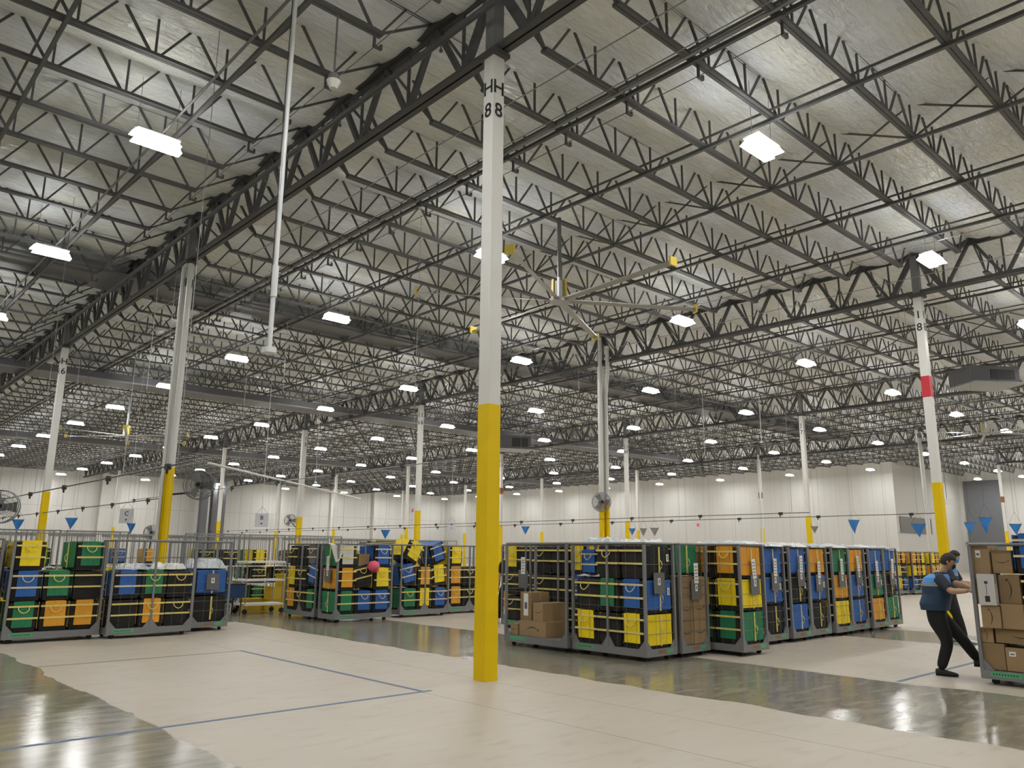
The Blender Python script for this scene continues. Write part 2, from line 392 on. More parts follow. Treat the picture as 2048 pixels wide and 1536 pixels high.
# ------------------------------------------------------------------ bridging, pipes, hangers
def lbl_bay(b_): return 'between column lines %s and %s' % LET[b_]
brs = []
for b_ in range(0, 4):
    for j, off in enumerate((-5.5, -2.78, 0.0, 2.78, 5.5)): brs.append((b_, j, X0+b_*S2+S2/2+off))
brs.append((-1, 2, 2.25)); brs.append((-1, 3, 4.90))
for b_, j, x in brs:
    yend = YW-0.5 if b_ >= 0 else 45
    ystart = {-1: 2, 0: 0, 1: 1, 2: 3, 3: 5}[b_]
    r_ = empty('bridging_line', (x, 0, 0), 0, 'long dark bridging bar crossing joists %s, %s from the left' % (lbl_bay(b_), ORD[(j+1) if b_ >= 0 else j-1]), 'bridging bar', 'bridging bars across the joists')
    thick = 0.075 if j != 2 else 0.06
    MB().box(-thick/2, thick/2, ystart, yend, ZJB-0.10, ZJB-0.03, STEEL).obj('lower_bar', r_)
    if j != 2 or b_ < 0: MB().box(-0.20, -0.165, ystart, yend, ZJB+0.02, ZJB+0.06, STEEL).obj('upper_bar', r_)
# X bracing in the middle of each near bay
xb = MB()
xb.bar((0, 0.03, ZJB), (0, JS-0.03, ZJT), 0.035, 0.035, STEEL, (1, 0, 0)); xb.bar((0, 0.03, ZJT), (0, JS-0.03, ZJB), 0.035, 0.035, STEEL, (1, 0, 0))
xbm = xb.mesh('cross_brace')
for b_ in (0, 1, 2):
    for k in range(RNG[b_][0], 40 if b_ == 0 else 32):
        o = bpy.data.objects.new('cross_brace', xbm); col.objects.link(o); o.location = (X0+b_*S2+S2/2+0.05, Y0+k*JS, 0)
        tag(o, 'dark cross brace between joists, mid bay %s to %s, %s' % (*LET[b_], row_words(k)), 'cross brace', 'cross braces mid bay')
# sprinkler branch pipes with drop heads
sh = MB().cyl((0, 0, -0.16), (0, 0, 0), 0.012, STEEL, 6).cyl((0, 0, -0.20), (0, 0, -0.16), 0.03, STEEL, 8).mesh('sprinkler_head')
def pipe_run(x, y0, y1, z, r, label, heads=True, m=STEEL, every=3.2):
    r_ = empty('sprinkler_pipe', (x, 0, z), 0, label, 'sprinkler pipe', 'sprinkler pipes under the roof')
    MB().cyl((0, y0, 0), (0, y1, 0), r, m, 8).obj('pipe', r_)
    if heads:
        y = y0+0.9
        while y < min(y1, 50):
            o = bpy.data.objects.new('sprinkler_head', sh); col.objects.link(o); o.parent = r_; o.location = (0, y, 0); y += every
pipe_run(10.42, 1, 70, ZJB+0.0, 0.045, 'light grey sprinkler pipe beside the first bridging bar right of line H', True, GALV)
pipe_run(4.62, 2, 40, 10.02, 0.024, 'slim grey sprinkler pipe left of girder line H, running away', False, CAP)
pipe_run(6.9, 2, 60, ZGB+0.38, 0.055, 'grey water main pipe threaded through girder line H', True, STEEL2)
# beam clamp hooks carrying a thin cable
hk = MB().box(-0.02, 0.02, -0.02, 0.02, -0.22, 0, STEEL).box(-0.02, 0.14, -0.025, 0.025, -0.25, -0.21, STEEL).box(0.11, 0.15, -0.02, 0.02, -0.24, -0.15, STEEL).mesh('cable_hook')
for x, nm, k0, k1 in ((6.12, 'left of girder line H', -1, 22), (10.75, 'right of girder line H', -2, 26)):
    for k in range(k0, k1):
        o = bpy.data.objects.new('cable_hook', hk); col.objects.link(o); o.location = (x, Y0+k*JS+0.02, ZJB-0.02)
        tag(o, 'small steel cable hook %s, %s' % (nm, row_words(k)), 'hook', 'cable hooks under the joists')
    tag(MB().cyl((x+0.06, Y0+k0*JS, ZJB-0.19), (x+0.06, Y0+k1*JS, ZJB-0.19), 0.009, CAP, 5).obj('hook_cable'), 'thin grey cable strung through the hooks %s' % nm, 'cable')
for i, (xa, ya, xb_, yb) in enumerate(((9.0, 1, 8.6, 40), (9.9, 1, 9.9, 48), (21.5, 3, 22.4, 44), (24.1, 1, 24.1, 70))):
    tag(MB().cyl((xa, ya, 9.9), (xb_, yb, 9.9), 0.012, GALV, 5).obj('roof_cable'), 'thin pale cable under the joists, %s from column line H' % ORD[i+1], 'cable', 'pale cables under the roof')

# wide grey bands
t = tag(MB().box(-8, 59, 26.1, 28.1, 10.28, 10.36, DUCT).obj('deck_panel'), 'wide flat grey panel band above the joists just past the H 7 column', 'panel')
r_ = empty('air_duct', (0, 41.6, 0), 0, 'long grey sheet metal duct crossing the roof beyond the H 6 column', 'duct')
MB().box(-8, 58, -0.9, 0.9, 9.72, 10.08, DUCT).obj('duct_body', r_); MB().box(-8, 58, -0.95, -0.9, 9.68, 9.74, GALV).obj('duct_lip', r_)
r_ = empty('air_duct', (0, 66.5, 0), 0, 'grey duct crossing the roof farther back than the long duct', 'duct')
MB().box(8, 70, -0.6, 0.6, 9.6, 10.0, DUCT).obj('duct_body', r_)

# ------------------------------------------------------------------ lettering
fcache = {}
def text_mesh(s, size):
    key = (s, size)
    if key not in fcache:
        cu = bpy.data.curves.new('lettering', 'FONT'); cu.body = s; cu.size = size; cu.align_x = 'CENTER'; cu.align_y = 'CENTER'; cu.extrude = 0.001; cu.offset = size*0.012
        cu.materials.append(BLACK)
        o = bpy.data.objects.new('tmp', cu); col.objects.link(o)
        dg = bpy.context.evaluated_depsgraph_get(); me = bpy.data.meshes.new_from_object(o.evaluated_get(dg))
        bpy.data.objects.remove(o); fcache[key] = me
    return fcache[key]
def letter(s, size, parent, loc, facing, m=None, name='lettering'):
    me = text_mesh(s, size)
    if m is not None: me = me.copy(); me.materials.clear(); me.materials.append(m)
    o = bpy.data.objects.new(name, me); col.objects.link(o); o.parent = parent; o.location = loc
    o.rotation_euler = (PI/2, 0, facing)       # facing 0: reads from -Y
    return o

# ------------------------------------------------------------------ columns
HW = 0.113
def column(a, b_, top=True):
    Ln = 'HIJKL'[b_]; x, y = X0+b_*S2, Y0+a*S1; row = 8-a
    desc = {(0, 0): 'tall white square column with yellow base in the foreground, marked H 8 twice',
            (1, 0): 'white square column with yellow base and white downpipes, second on line H',
            (0, 1): 'white square column marked I 8 with a red band, right side'}.get((a, b_), 'white steel column with yellow base on line %s, row %s' % (Ln, ROWN[row]))
    r_ = empty('steel_column', (x, y, 0), 0, desc, 'column', 'columns holding up the roof')
    MB().box(-HW, HW, -HW, HW, 3.786, 9.42, WHITE).obj('shaft', r_)
    MB().box(-HW-0.003, HW+0.003, -HW-0.003, HW+0.003, 0, 3.786, YEL).obj('yellow_base', r_)
    MB().box(-HW+0.01, HW-0.01, -HW+0.01, HW-0.01, 9.42, 10.9, CAP).box(-0.16, 0.16, -0.2, 0.2, 9.42, 9.5, STEEL2).obj('cap', r_)
    if a <= 3 and b_ <= 2 and not (a == 1 and b_ == 1):
        for ch, z in ((Ln, 8.86), (str(row), 8.47)):
            letter(ch, 0.33, r_, (0, -HW-0.006, z), 0); letter(ch, 0.33, r_, (-HW-0.006, 0, z), -PI/2)
    if (a, b_) == (0, 1): MB().box(-HW-0.004, HW+0.004, -HW-0.004, HW+0.004, 6.32, 6.96, RED).obj('red_band', r_)
    if (a, b_) in ((1, 4), (3, 2), (2, 3)): MB().box(-HW-0.004, HW+0.004, -HW-0.004, HW+0.004, 6.2, 6.7, ORB).obj('brown_band', r_)
    return r_
for b_ in range(0, 4):
    for a in range(0, 7):
        column(a, b_)
column(1, 4)
column(0, 4)
def downpipe(x, y, r, z1, label, kink=None, two=True):
    m = MB(); zt = 3.786
    if two: m.cyl((0, 0, 0), (0, 0, zt), r, YEL, 12)
    z0 = zt if two else 0
    if kink: m.tube([(0, 0, z0), (0, 0, kink[2]), (kink[0], kink[1], kink[2]+0.9), (kink[0], kink[1], z1)], r, PIPEW, 12)
    else: m.cyl((0, 0, z0), (0, 0, z1), r, PIPEW, 12)
    o = m.obj('downpipe'); o.location = (x, y, 0); return tag(o, label, 'downpipe', 'white downpipes beside columns')
H7 = (X0, Y0+S1)
downpipe(H7[0]-0.02, H7[1]-HW-0.075, 0.07, 9.4, 'white downpipe in front of column H 7, painted yellow below')
downpipe(H7[0]-HW-0.055, H7[1]-0.08, 0.045, 9.3, 'slim white conduit on the left face of column H 7', two=False)
I7 = (X0+S2, Y0+S1)
downpipe(I7[0]-HW-0.10, I7[1]-0.12, 0.085, 10.6, 'thick white downpipe on the left of column I 7', kink=(0.0, -0.02, 8.2))
downpipe(I7[0]+0.03, I7[1]-HW-0.10, 0.085, 10.2, 'thick white downpipe in front of column I 7, kinked near the top', kink=(-0.15, -0.25, 8.2))
K8 = (X0+3*S2, Y0+S1)
downpipe(K8[0]-HW-0.14, K8[1]-0.1, 0.12, 9.9, 'thick white downpipe on the far column right behind the red banded one', two=False)
downpipe(K8[0]-HW-0.40, K8[1]-0.1, 0.07, 9.9, 'slim white downpipe on the far column behind the red banded one', two=False)
downpipe(X0+3*S2-HW-0.1, Y0+2*S1-0.1, 0.08, 9.8, 'white downpipe on a far column left of the red banded one', two=False)
downpipe(X0+S2-HW-0.10, Y0+3*S1-0.12, 0.09, 9.4, 'white downpipe on the far column behind the round fan')

# ------------------------------------------------------------------ ceiling lamps
lp = empty('high_bay_lamp')
MB().box(-0.40, 0.40, -0.17, 0.17, 0.125, 0.16, LAMPBODY).box(-0.2, 0.2, -0.08, 0.08, 0.16, 0.22, LAMPBODY).obj('housing', lp)
for s_ in (-1, 1):
    xo = s_*0.05
    q = [(-0.46+xo, 0.02, 0), (0.46+xo, 0.02, 0), (0.46+xo, 0.24, 0), (-0.46+xo, 0.24, 0), (-0.38+xo, 0.02, 0.12), (0.38+xo, 0.02, 0.12), (0.38+xo, 0.17, 0.12), (-0.38+xo, 0.17, 0.12)]
    if s_ < 0: q = [(x, -y, z) for x, y, z in q]
    F_ = [(0, 3, 2, 1), (4, 5, 6, 7), (0, 1, 5, 4), (1, 2, 6, 5), (2, 3, 7, 6), (3, 0, 4, 7)]
    if s_ < 0: F_ = [f[::-1] for f in F_]
    MB().add(q, F_[:1], DIFF).add(q, F_[1:], DIFFS).obj('diffuser', lp)
for s_ in (-1, 1): MB().cyl((s_*0.36, 0, 0.15), (s_*0.36, 0, 1.32), 0.006, GALV, 5).obj('cable', lp)
first = True
for i in range(-2, 9):
    for j in range(-2, 12):
        x, y = 4.33+8.67*i, 7.0+7.99*j
        if x < -13 or y > YW-1 or y < -10: continue
        if i <= -2 and j > 4: continue
        if i == -1 and j > 6: continue
        o = lp if first else dup(lp); first = False
        o.location = (x, y, 9.4)
        tag(o, 'glowing high-bay lamp, %s from the near end, %s lamp row from left' % (ORD[j+3], ORD[i+3]), 'ceiling lamp', 'high-bay lamps in rows')
for qi, (x, y) in enumerate(((82.5, 15), (82.5, 23), (90, 15), (90, 23), (82.5, 7), (90, 7), (90, 27))):
    o = dup(lp); o.location = (x, y, 9.4)
    tag(o, 'glowing high-bay lamp in the recess beyond the right wall, %s from its corner' % ORD[qi+1], 'ceiling lamp', 'high-bay lamps in the recess')

# ------------------------------------------------------------------ big ceiling fans
def ceiling_fan(x, y, z, R, a0, label, yel=True):
    r_ = empty('ceiling_fan', (x, y, z), 0, label, 'ceiling fan', 'large six blade ceiling fans')
    MB().cyl((0, 0, 0.45), (0, 0, 10.25-z), 0.055, CAP, 10).obj('down_rod', r_)
    m = MB().cyl((0, 0, 0.02), (0, 0, 0.5), 0.13, FANM, 14)
    for k in range(5):
        t = 2*PI*k/5; m.box(-0.02, 0.02, -0.03, 0.03, 0.05, 0.56, FANY if k % 2 == 0 else LAMPBODY, T=(0.17*math.cos(t), 0.17*math.sin(t), 0))
    m.obj('motor', r_)
    MB().cyl((0, 0, -0.06), (0, 0, 0.03), 0.26, FANM, 18).obj('hub', r_)
    for k in range(6):
        t = a0+k*PI/3; bl = MB()
        bl.add([(0.2, -0.075, 0.02), (R, -0.075, 0.01), (R, 0.075, -0.035), (0.2, 0.075, -0.025),
                (0.2, -0.075, 0.0), (R, -0.075, -0.01), (R, 0.075, -0.05), (0.2, 0.075, -0.04)],
               [(0, 3, 2, 1), (4, 5, 6, 7), (0, 1, 5, 4), (1, 2, 6, 5), (2, 3, 7, 6), (3, 0, 4, 7)], FANM)
        o = bl.obj('blade', r_, rz=t)
        MB().box(R-0.02, R+0.03, -0.11, 0.11, -0.10, 0.10, FANY if yel else FANM).obj('blade_tip', o)
    g = MB()
    for s_ in (1, -1): g.tube([(0, 0, 1.4), (s_*1.2, 0.9, 10.1-z)], 0.006, CAP, 4)
    g.obj('guy_wire', r_)
    return r_
ceiling_fan(13.86, 13.29, 8.0, 3.65, math.radians(27), 'large six blade ceiling fan with yellow blade tips beside the foreground column')
ceiling_fan(13.9, 47.5, 8.0, 3.65, math.radians(12), 'large ceiling fan far away between column H 6 and H 7')
ceiling_fan(45.0, 12.9, 7.9, 3.65, math.radians(20), 'large ceiling fan at far right beyond column I 8', False)
ceiling_fan(1.6, 47.5, 7.2, 3.0, math.radians(40), 'large ceiling fan cut off by the left picture edge', False)

# ------------------------------------------------------------------ column fans
def drum_fan(x, y, z, R, rz, label, arm=None, body=CAP):
    r_ = empty('round_fan', (x, y, z), rz, label, 'round fan', 'caged round fans on columns')
    g = MB(); n = 40
    for s_ in (-0.12, 0.12):
        for rr in (R, R*0.72, R*0.45, R*0.2): g.ring((0, s_*(1 if rr > R*0.9 else 1.25), 0), (0, 1, 0), rr, 0.006 if rr < R else 0.014, body, 28, 4)
        for k in range(n):
            t = 2*PI*k/n; g.tube([(R*0.15*math.cos(t), s_*1.3, R*0.15*math.sin(t)), (R*0.6*math.cos(t), s_*1.25, R*0.6*math.sin(t)), (R*math.cos(t), s_, R*math.sin(t))], 0.003, body, 3)
    g.obj('guard', r_)
    for k in range(3):
        t = 2*PI*k/3; m = MB(); e = Vector((math.cos(t), 0, math.sin(t))); f = Vector((-math.sin(t), 0, math.cos(t)))
        m.add([e*0.05-f*0.05+Vector((0, 0.04, 0)), e*R*0.85-f*0.13+Vector((0, 0.05, 0)), e*R*0.88+f*0.12+Vector((0, -0.06, 0)), e*0.05+f*0.05+Vector((0, -0.04, 0))]
              + [v+Vector((0, 0.012, 0)) for v in (e*0.05-f*0.05+Vector((0, 0.04, 0)), e*R*0.85-f*0.13+Vector((0, 0.05, 0)), e*R*0.88+f*0.12+Vector((0, -0.06, 0)), e*0.05+f*0.05+Vector((0, -0.04, 0)))],
              [(0, 1, 2, 3), (7, 6, 5, 4), (0, 4, 5, 1), (1, 5, 6, 2), (2, 6, 7, 3), (3, 7, 4, 0)], CAP)
        m.obj('blade', r_)
    MB().cyl((0, -0.10, 0), (0, 0.30, 0), 0.09, RUB, 14).obj('motor', r_)
    if arm:
        v = Vector(arm)-Vector((x, y, z)); v = Matrix.Rotation(-rz, 3, 'Z') @ v
        MB().tube([(0, 0.22, 0), (v.x*0.5, 0.28, v.z*0.5-0.05), tuple(v)], 0.03, RUB, 6).obj('arm', r_)
    return r_
drum_fan(24.28, 21.0, 3.70, 0.37, math.radians(-40), 'round caged fan on the left side of the I 7 column', (24.6, 21.2, 3.1), GALV)
drum_fan(8.15, 21.15, 3.38, 0.38, math.radians(-35), 'dark round caged fan on the right side of column H 7', (7.48, 21.2, 3.1))
drum_fan(23.9, 46.6, 3.55, 0.37, math.radians(-20), 'round caged fan beside the yellow base of the I 5 column', (24.6, 46.8, 3.0), GALV)
drum_fan(3.72, 21.3, 2.62, 0.37, math.radians(-20), 'round caged fan cut off by the left picture edge', (3.4, 21.6, 2.3), GALV)
drum_fan(13.0, 39.0, 2.45, 0.34, math.radians(-25), 'round caged fan low behind column H 7, beside the C sign', (12.9, 39.3, 0.0), GALV)

# ------------------------------------------------------------------ hanging pole, small lamp, other drops
r_ = empty('antenna_pole', (4.76, 10.25, 0), 0, 'long white hanging pole ending in a white disc', 'pole')
MB().cyl((0, 0, 4.5), (0, 0, 10.2), 0.034, PVC, 12).obj('rod', r_)
MB().cyl((0.0, 0, 5.25), (0.0, 0, 5.72), 0.05, PVC, 12).box(-0.085, 0.085, -0.012, 0.012, 5.62, 5.64, GALV).box(-0.085, 0.085, -0.012, 0.012, 5.35, 5.37, GALV).obj('sleeve', r_)
MB().cyl((0, 0, 4.42), (0, 0, 4.5), 0.10, PVC, 20).obj('disc', r_)
MB().cyl((-0.05, 0, 5.2), (-0.05, 0, 10.2), 0.008, CABLE, 5).obj('cable', r_)
r_ = empty('pendant_sensor', (5.42, 10.1, 0), 0, 'small domed pendant fixture hanging near the bright top left ceiling', 'pendant')
MB().cyl((0, 0, 9.02), (0, 0, 10.15), 0.016, CAP, 8).obj('rod', r_)
MB().cyl((0, 0, 8.92), (0, 0, 9.04), 0.10, CAP, 16, 0.085).obj('cap', r_); MB().cyl((0, 0, 8.80), (0, 0, 8.93), 0.06, GLASSM, 16, 0.115).obj('dome', r_)
def drop(x, y, z0, label, r=0.012, ztop=10.82, bulb=True, name='hanging_cable', m=PIPEW):
    b2 = MB().cyl((0, 0, z0), (0, 0, ztop), r, m, 6)
    if bulb: b2.cyl((0, 0, z0-0.10), (0, 0, z0), 0.10, PVC, 10, 0.04)
    o = b2.obj(name); o.location = (x, y, 0); return tag(o, label, 'hanging drop', 'thin drops hanging from the roof')
drop(20.8, 38.0, 5.3, 'thin white hanging drop with bulb, left of the foreground column')
drop(13.2, 27.0, 7.5, 'thin pale hanging cable over the wire cages, first right of column H 7', 0.008, 10.82, False)
drop(17.2, 36.5, 3.4, 'thin pale hanging cable above the sign B', 0.008, 10.82, False)
drop(15.9, 33.7, 3.35, 'thin pale suspension cable of the sign B', 0.006, 10.82, False)
drop(7.6, 24.5, 6.4, 'thin pale hanging cable just right of column H 6', 0.008, 10.82, False)
drop(9.4, 32.0, 3.0, 'thin pale hanging cable right of the H 6 column, reaching low', 0.01, 10.82, False)
drop(10.5, 34.5, 3.35, 'thin pale suspension cable of the sign C', 0.006, 10.82, False)
drop(25.9, 32.7, 3.3, 'thin pale suspension cable of the sign A', 0.006, 10.82, False)
drop(31.0, 20.5, 6.0, 'thin pale hanging cable above the narrow-end carts', 0.01, 10.82, False)
drop(34.0, 19.3, 7.0, 'small white pendant hanging below a lamp, mid right', 0.02, 10.84)

# roof mounted units
def unit(x, y, z0, z1, hx, hy, rz, label):
    r_ = empty('unit_heater', (x, y, 0), rz, label, 'heater')
    MB().box(-hx, hx, -hy, hy, z0, z1, DUCT).obj('casing', r_)
    MB().box(-hx*0.2, hx*0.8, -hy-0.02, -hy, z0+0.15, z1-0.15, DDARK).obj('grille', r_)
    MB().box(-hx-0.1, hx+0.1, -hy-0.3, hy+0.1, z0-0.07, z0-0.02, GALV).obj('tray', r_)
    for i in (-1, 1): MB().cyl((i*hx*0.8, 0, z1), (i*hx*0.8, 0, 10.88), 0.02, STEEL, 6).obj('hanger', r_)
unit(36.9, 10.4, 8.8, 9.5, 1.1, 0.7, math.radians(-35), 'large grey ceiling unit hanging at right beyond column I 8')
unit(36.6, 39.6, 8.6, 9.5, 1.1, 0.7, math.radians(-30), 'grey ceiling unit just right of the foreground column, far away')
unit(2.0, 37.5, 8.2, 9.4, 1.6, 1.0, math.radians(-20), 'dark ceiling unit at the left picture edge under girder line H')

# ------------------------------------------------------------------ festoon tracks with trolley clips
def track(x, ys_, z, label, clips=True, m=STEEL):
    r_ = empty('cable_track', (x, 0, z), 0, label, 'cable track', 'cable tracks above the carts')
    MB().cyl((0, ys_[0], 0), (0, ys_[1], 0), 0.014, m, 6).obj('track_wire', r_)
    y = ys_[0]+0.6
    while y < ys_[1] and y < 46:
        MB().cyl((0, y, 0), (0, y, 10.7-z), 0.006, GALV, 4).obj('hanger_rod', r_); y += 9.3
    y = ys_[0]+1.0
    while clips and y < ys_[1]:
        MB().box(-0.035, 0.035, -0.06, 0.06, -0.055, 0.035, CABLE).cyl((0, 0.02, -0.12), (0, 0.02, -0.05), 0.02, CABLE, 6).obj('trolley', r_, (0, y, 0)); y += 3.1
track(4.48, (12.0, 50), 3.0, 'black clipped cable track crossing in front of column H 7, left side')
track(7.32, (21.5, 70), 3.0, 'black clipped cable track running left from column H 7')
track(10.4, (14.0, 34), 3.62, 'grey cable track between column H 7 and the foreground column', True, GALV)
track(24.2, (12.2, 60), 3.02, 'upper black clipped cable track at right, meeting column I 7')
track(26.6, (9.0, 60), 3.0, 'lower black clipped cable track at right, behind column I 7')
tag(MB().cyl((8.4, 21.3, 4.0), (20.5, 33.0, 4.15), 0.035, PIPEW, 8).obj('white_conduit'), 'straight white conduit crossing from column H 7 to the I 5 column', 'conduit')

# ------------------------------------------------------------------ signs and pennants
def sign(x, y, z, s, ch, label):
    r_ = empty('hanging_sign', (x, y, z), -YAW, label, 'sign', 'lettered aisle signs')
    MB().box(-s/2, s/2, -0.01, 0.01, -s/2, s/2, SIGNM).obj('board', r_)
    letter(ch, s*0.42, r_, (0, -0.014, s*0.16), 0)
    MB().prism([(-0.05*s/0.6, -0.013, -s*0.2), (0.05*s/0.6, -0.013, -s*0.2), (0, -0.013, -s*0.34)], (0, -0.002, 0), BLACK).obj('arrow', r_)
    MB().cyl((0, 0, s), (0, 0, 10.82-z), 0.004, CABLE, 4).cyl((-s*0.4, 0, s/2), (0, 0, s), 0.005, CABLE, 4).cyl((s*0.4, 0, s/2), (0, 0, s), 0.005, CABLE, 4).obj('sling', r_)
sign(10.45, 34.5, 3.0, 0.58, 'C', 'grey white hanging sign with letter C')
sign(15.9, 33.7, 3.0, 0.60, 'B', 'grey white hanging sign with letter B')
sign(25.9, 32.7, 3.0, 0.45, 'A', 'grey white hanging sign with letter A')
def world_at(px, py, d):
    v = FW+RT*((px-1024)/F_PX)+UP*((768-py)/F_PX); return Vector((0, 0, CAM_H))+v*(d/v.length)
def pennant(px, py, d, w_, m, label, tilt=0.0):
    p = world_at(px, py, d)
    r_ = empty('pennant_flag', p, -YAW+tilt, label, 'pennant', 'triangular pennants over the carts')
    b2 = MB(); n = 6; vs = []; h_ = w_*0.95
    for i in range(n+1):
        f = i/n; ww = w_*(1-f)
        for k in range(5): vs.append((-ww/2+ww*k/4, 0.03*math.sin(k*1.6+f*3), -h_*f))
    fs = [(i*5+k, i*5+k+1, (i+1)*5+k+1, (i+1)*5+k) for i in range(n) for k in range(4)]
    off = len(vs); vs2 = vs+[(a, b_+0.006, c2) for a, b_, c2 in vs]
    b2.add(vs2, fs+[tuple(q+off for q in f[::-1]) for f in fs], m); b2.obj('cloth', r_)
    MB().cyl((-w_/2, 0, 0), (w_/2, 0, 0), 0.006, CABLE, 4).cyl((-w_/2, 0, 0), (0, 0, 0.35), 0.003, CABLE, 3).cyl((w_/2, 0, 0), (0, 0, 0.35), 0.003, CABLE, 3).cyl((0, 0, 0.35), (0, 0, 10.78-p.z), 0.003, CABLE, 3).obj('string', r_)
for i, (px, py, d, w_, m, lb) in enumerate((
    (36, 1039, 34, .46, FLAGB, 'blue triangular pennant at far left, before column H 6'),
    (143, 1036, 34, .44, FLAGB, 'blue triangular pennant right of the column H 6 base'),
    (262, 1047, 30, .36, FLAGB, 'blue triangular pennant below the sign C'),
    (771, 1060, 34, .40, FLAGB, 'blue triangular pennant low above the jumbled carts'),
    (1051, 1053, 34, .36, FLAGB, 'blue triangular pennant just right of the foreground column'),
    (1264, 1057, 34, .30, FLAGB, 'blue triangular pennant right of the I 7 column'),
    (1287, 1057, 34, .34, FLAGG, 'dark grey triangular pennant, left of two grey ones'),
    (1309, 1056, 34, .36, FLAGG, 'pale grey triangular pennant, right of two grey ones'),
    (1629, 1053, 30, .26, FLAGG, 'small grey pennant beside the yellow J 7 column'),
    (1708, 1040, 30, .48, FLAGB, 'blue triangular pennant hanging before the right wall'),
    (1837, 1048, 30, .46, FLAGB, 'blue triangular pennant left of the red banded column'),
    (1940, 1045, 28, .38, FLAGB, 'blue triangular pennant, left of three at far right'),
    (1971, 1035, 24, .42, FLAGB, 'large blue pennant, middle of three at far right'),
    (2031, 1048, 28, .34, FLAGB, 'blue triangular pennant at the right picture edge'))):
    pennant(px, py, d, w_, m, lb, 0.3*math.sin(i*2.3))
r_ = empty('exit_box', world_at(1894, 1003, 32), -YAW, 'small white box hanging beside the red banded column', 'box'); MB().box(-0.2, 0.2, -0.06, 0.06, -0.1, 0.1, PVC).cyl((0, 0, 0.1), (0, 0, 6.9), 0.012, CAP, 5).obj('case', r_)

# ------------------------------------------------------------------ floor tape
def tape(x0, x1, y0, y1, m, label): tag(MB().box(x0, x1, y0, y1, 0.0, 0.0015, m).obj('floor_tape'), label, 'floor tape')
tape(-2.0, 6.32, 8.27, 8.34, BLUETAPE, 'blue floor tape line nearest the camera')
tape(6.17, 6.23, 8.34, 13.6, BLUETAPE, 'blue floor tape line running back to the carts')
tape(-2.0, 6.17, 13.52, 13.57, GREYTAPE, 'worn grey brown floor tape line at the back')
tape(11.66, 15.4, 4.74, 4.81, BLUETAPE, 'blue floor tape under the person at right')

# ------------------------------------------------------------------ tote bags
BW, BD, BH = 0.50, 0.74, 0.53
def bag_body(seed):
    rnd = random.Random(seed); m = MB(); n = 5; vs = []; fs = []
    # puffed box: grid on every side
    def P_(u, v, w_):   # u,v,w in -1..1
        bx = 1-0.05*(u*u*0+0)+0.0
        x = u*BW/2*(1-0.04*abs(w_)**4)*(1+0.03*(1-v*v)*(1-w_*w_)); y = v*BD/2*(1-0.03*abs(w_)**4)*(1+0.02*(1-u*u)*(1-w_*w_)); z = (w_+1)/2*BH
        r_ = 0.02
        x -= math.copysign(r_*abs(v)**8, u)*abs(u); y -= math.copysign(r_*abs(u)**8, v)*abs(v)
        return Vector((x+rnd.uniform(-.003, .003), y+rnd.uniform(-.003, .003), z-(0.012*(abs(u)**6+abs(v)**6) if w_ > 0.9 else 0)))
    idx = {}
    def g(i, j, k):
        key = (i, j, k)
        if key not in idx: idx[key] = len(vs); vs.append(P_(-1+2*i/n, -1+2*j/n, -1+2*k/n))
        return idx[key]
    for a in range(n):
        for b_ in range(n):
            fs.append((g(0, a, b_), g(0, a, b_+1), g(0, a+1, b_+1), g(0, a+1, b_))); fs.append((g(n, a, b_), g(n, a+1, b_), g(n, a+1, b_+1), g(n, a, b_+1)))
            fs.append((g(a, 0, b_), g(a+1, 0, b_), g(a+1, 0, b_+1), g(a, 0, b_+1))); fs.append((g(a, n, b_), g(a, n, b_+1), g(a+1, n, b_+1), g(a+1, n, b_)))
            fs.append((g(a, b_, 0), g(a, b_+1, 0), g(a+1, b_+1, 0), g(a+1, b_, 0))); fs.append((g(a, b_, n), g(a+1, b_, n), g(a+1, b_+1, n), g(a, b_+1, n)))
    m.add(vs, fs, BAGB, False); return m
def sheet(m, c0, uvec, vvec, nrm, w_, h_, mt, th=0.006, nu=5, nv=6, amp=0.006, seed=1):
    rnd = random.Random(seed); vs = []; c0, u, v, nn = Vector(c0), Vector(uvec), Vector(vvec), Vector(nrm)
    ph = rnd.uniform(0, 6)
    for s_ in (1, 0):
        for j in range(nv+1):
            for i in range(nu+1):
                vs.append(c0+u*(w_*(i/nu-0.5))+v*(h_*(j/nv))+nn*(th*s_+(amp*(1+math.sin(i*2.1+ph+j*0.9)) if s_ else 0)))
    o = (nu+1)*(nv+1)
    fs = [(j*(nu+1)+i, j*(nu+1)+i+1, (j+1)*(nu+1)+i+1, (j+1)*(nu+1)+i) for j in range(nv) for i in range(nu)]
    fs += [tuple(o+q for q in f[::-1]) for f in fs]
    b1 = list(range(nu+1)); b2 = [nv*(nu+1)+i for i in range(nu+1)]; l1 = [j*(nu+1) for j in range(nv+1)]; l2 = [j*(nu+1)+nu for j in range(nv+1)]
    for e in (b1, b2, l1, l2): fs += [(e[i], e[i+1], e[i+1]+o, e[i]+o) for i in range(len(e)-1)]
    m.add(vs, fs, mt, False)
BAGT = {}
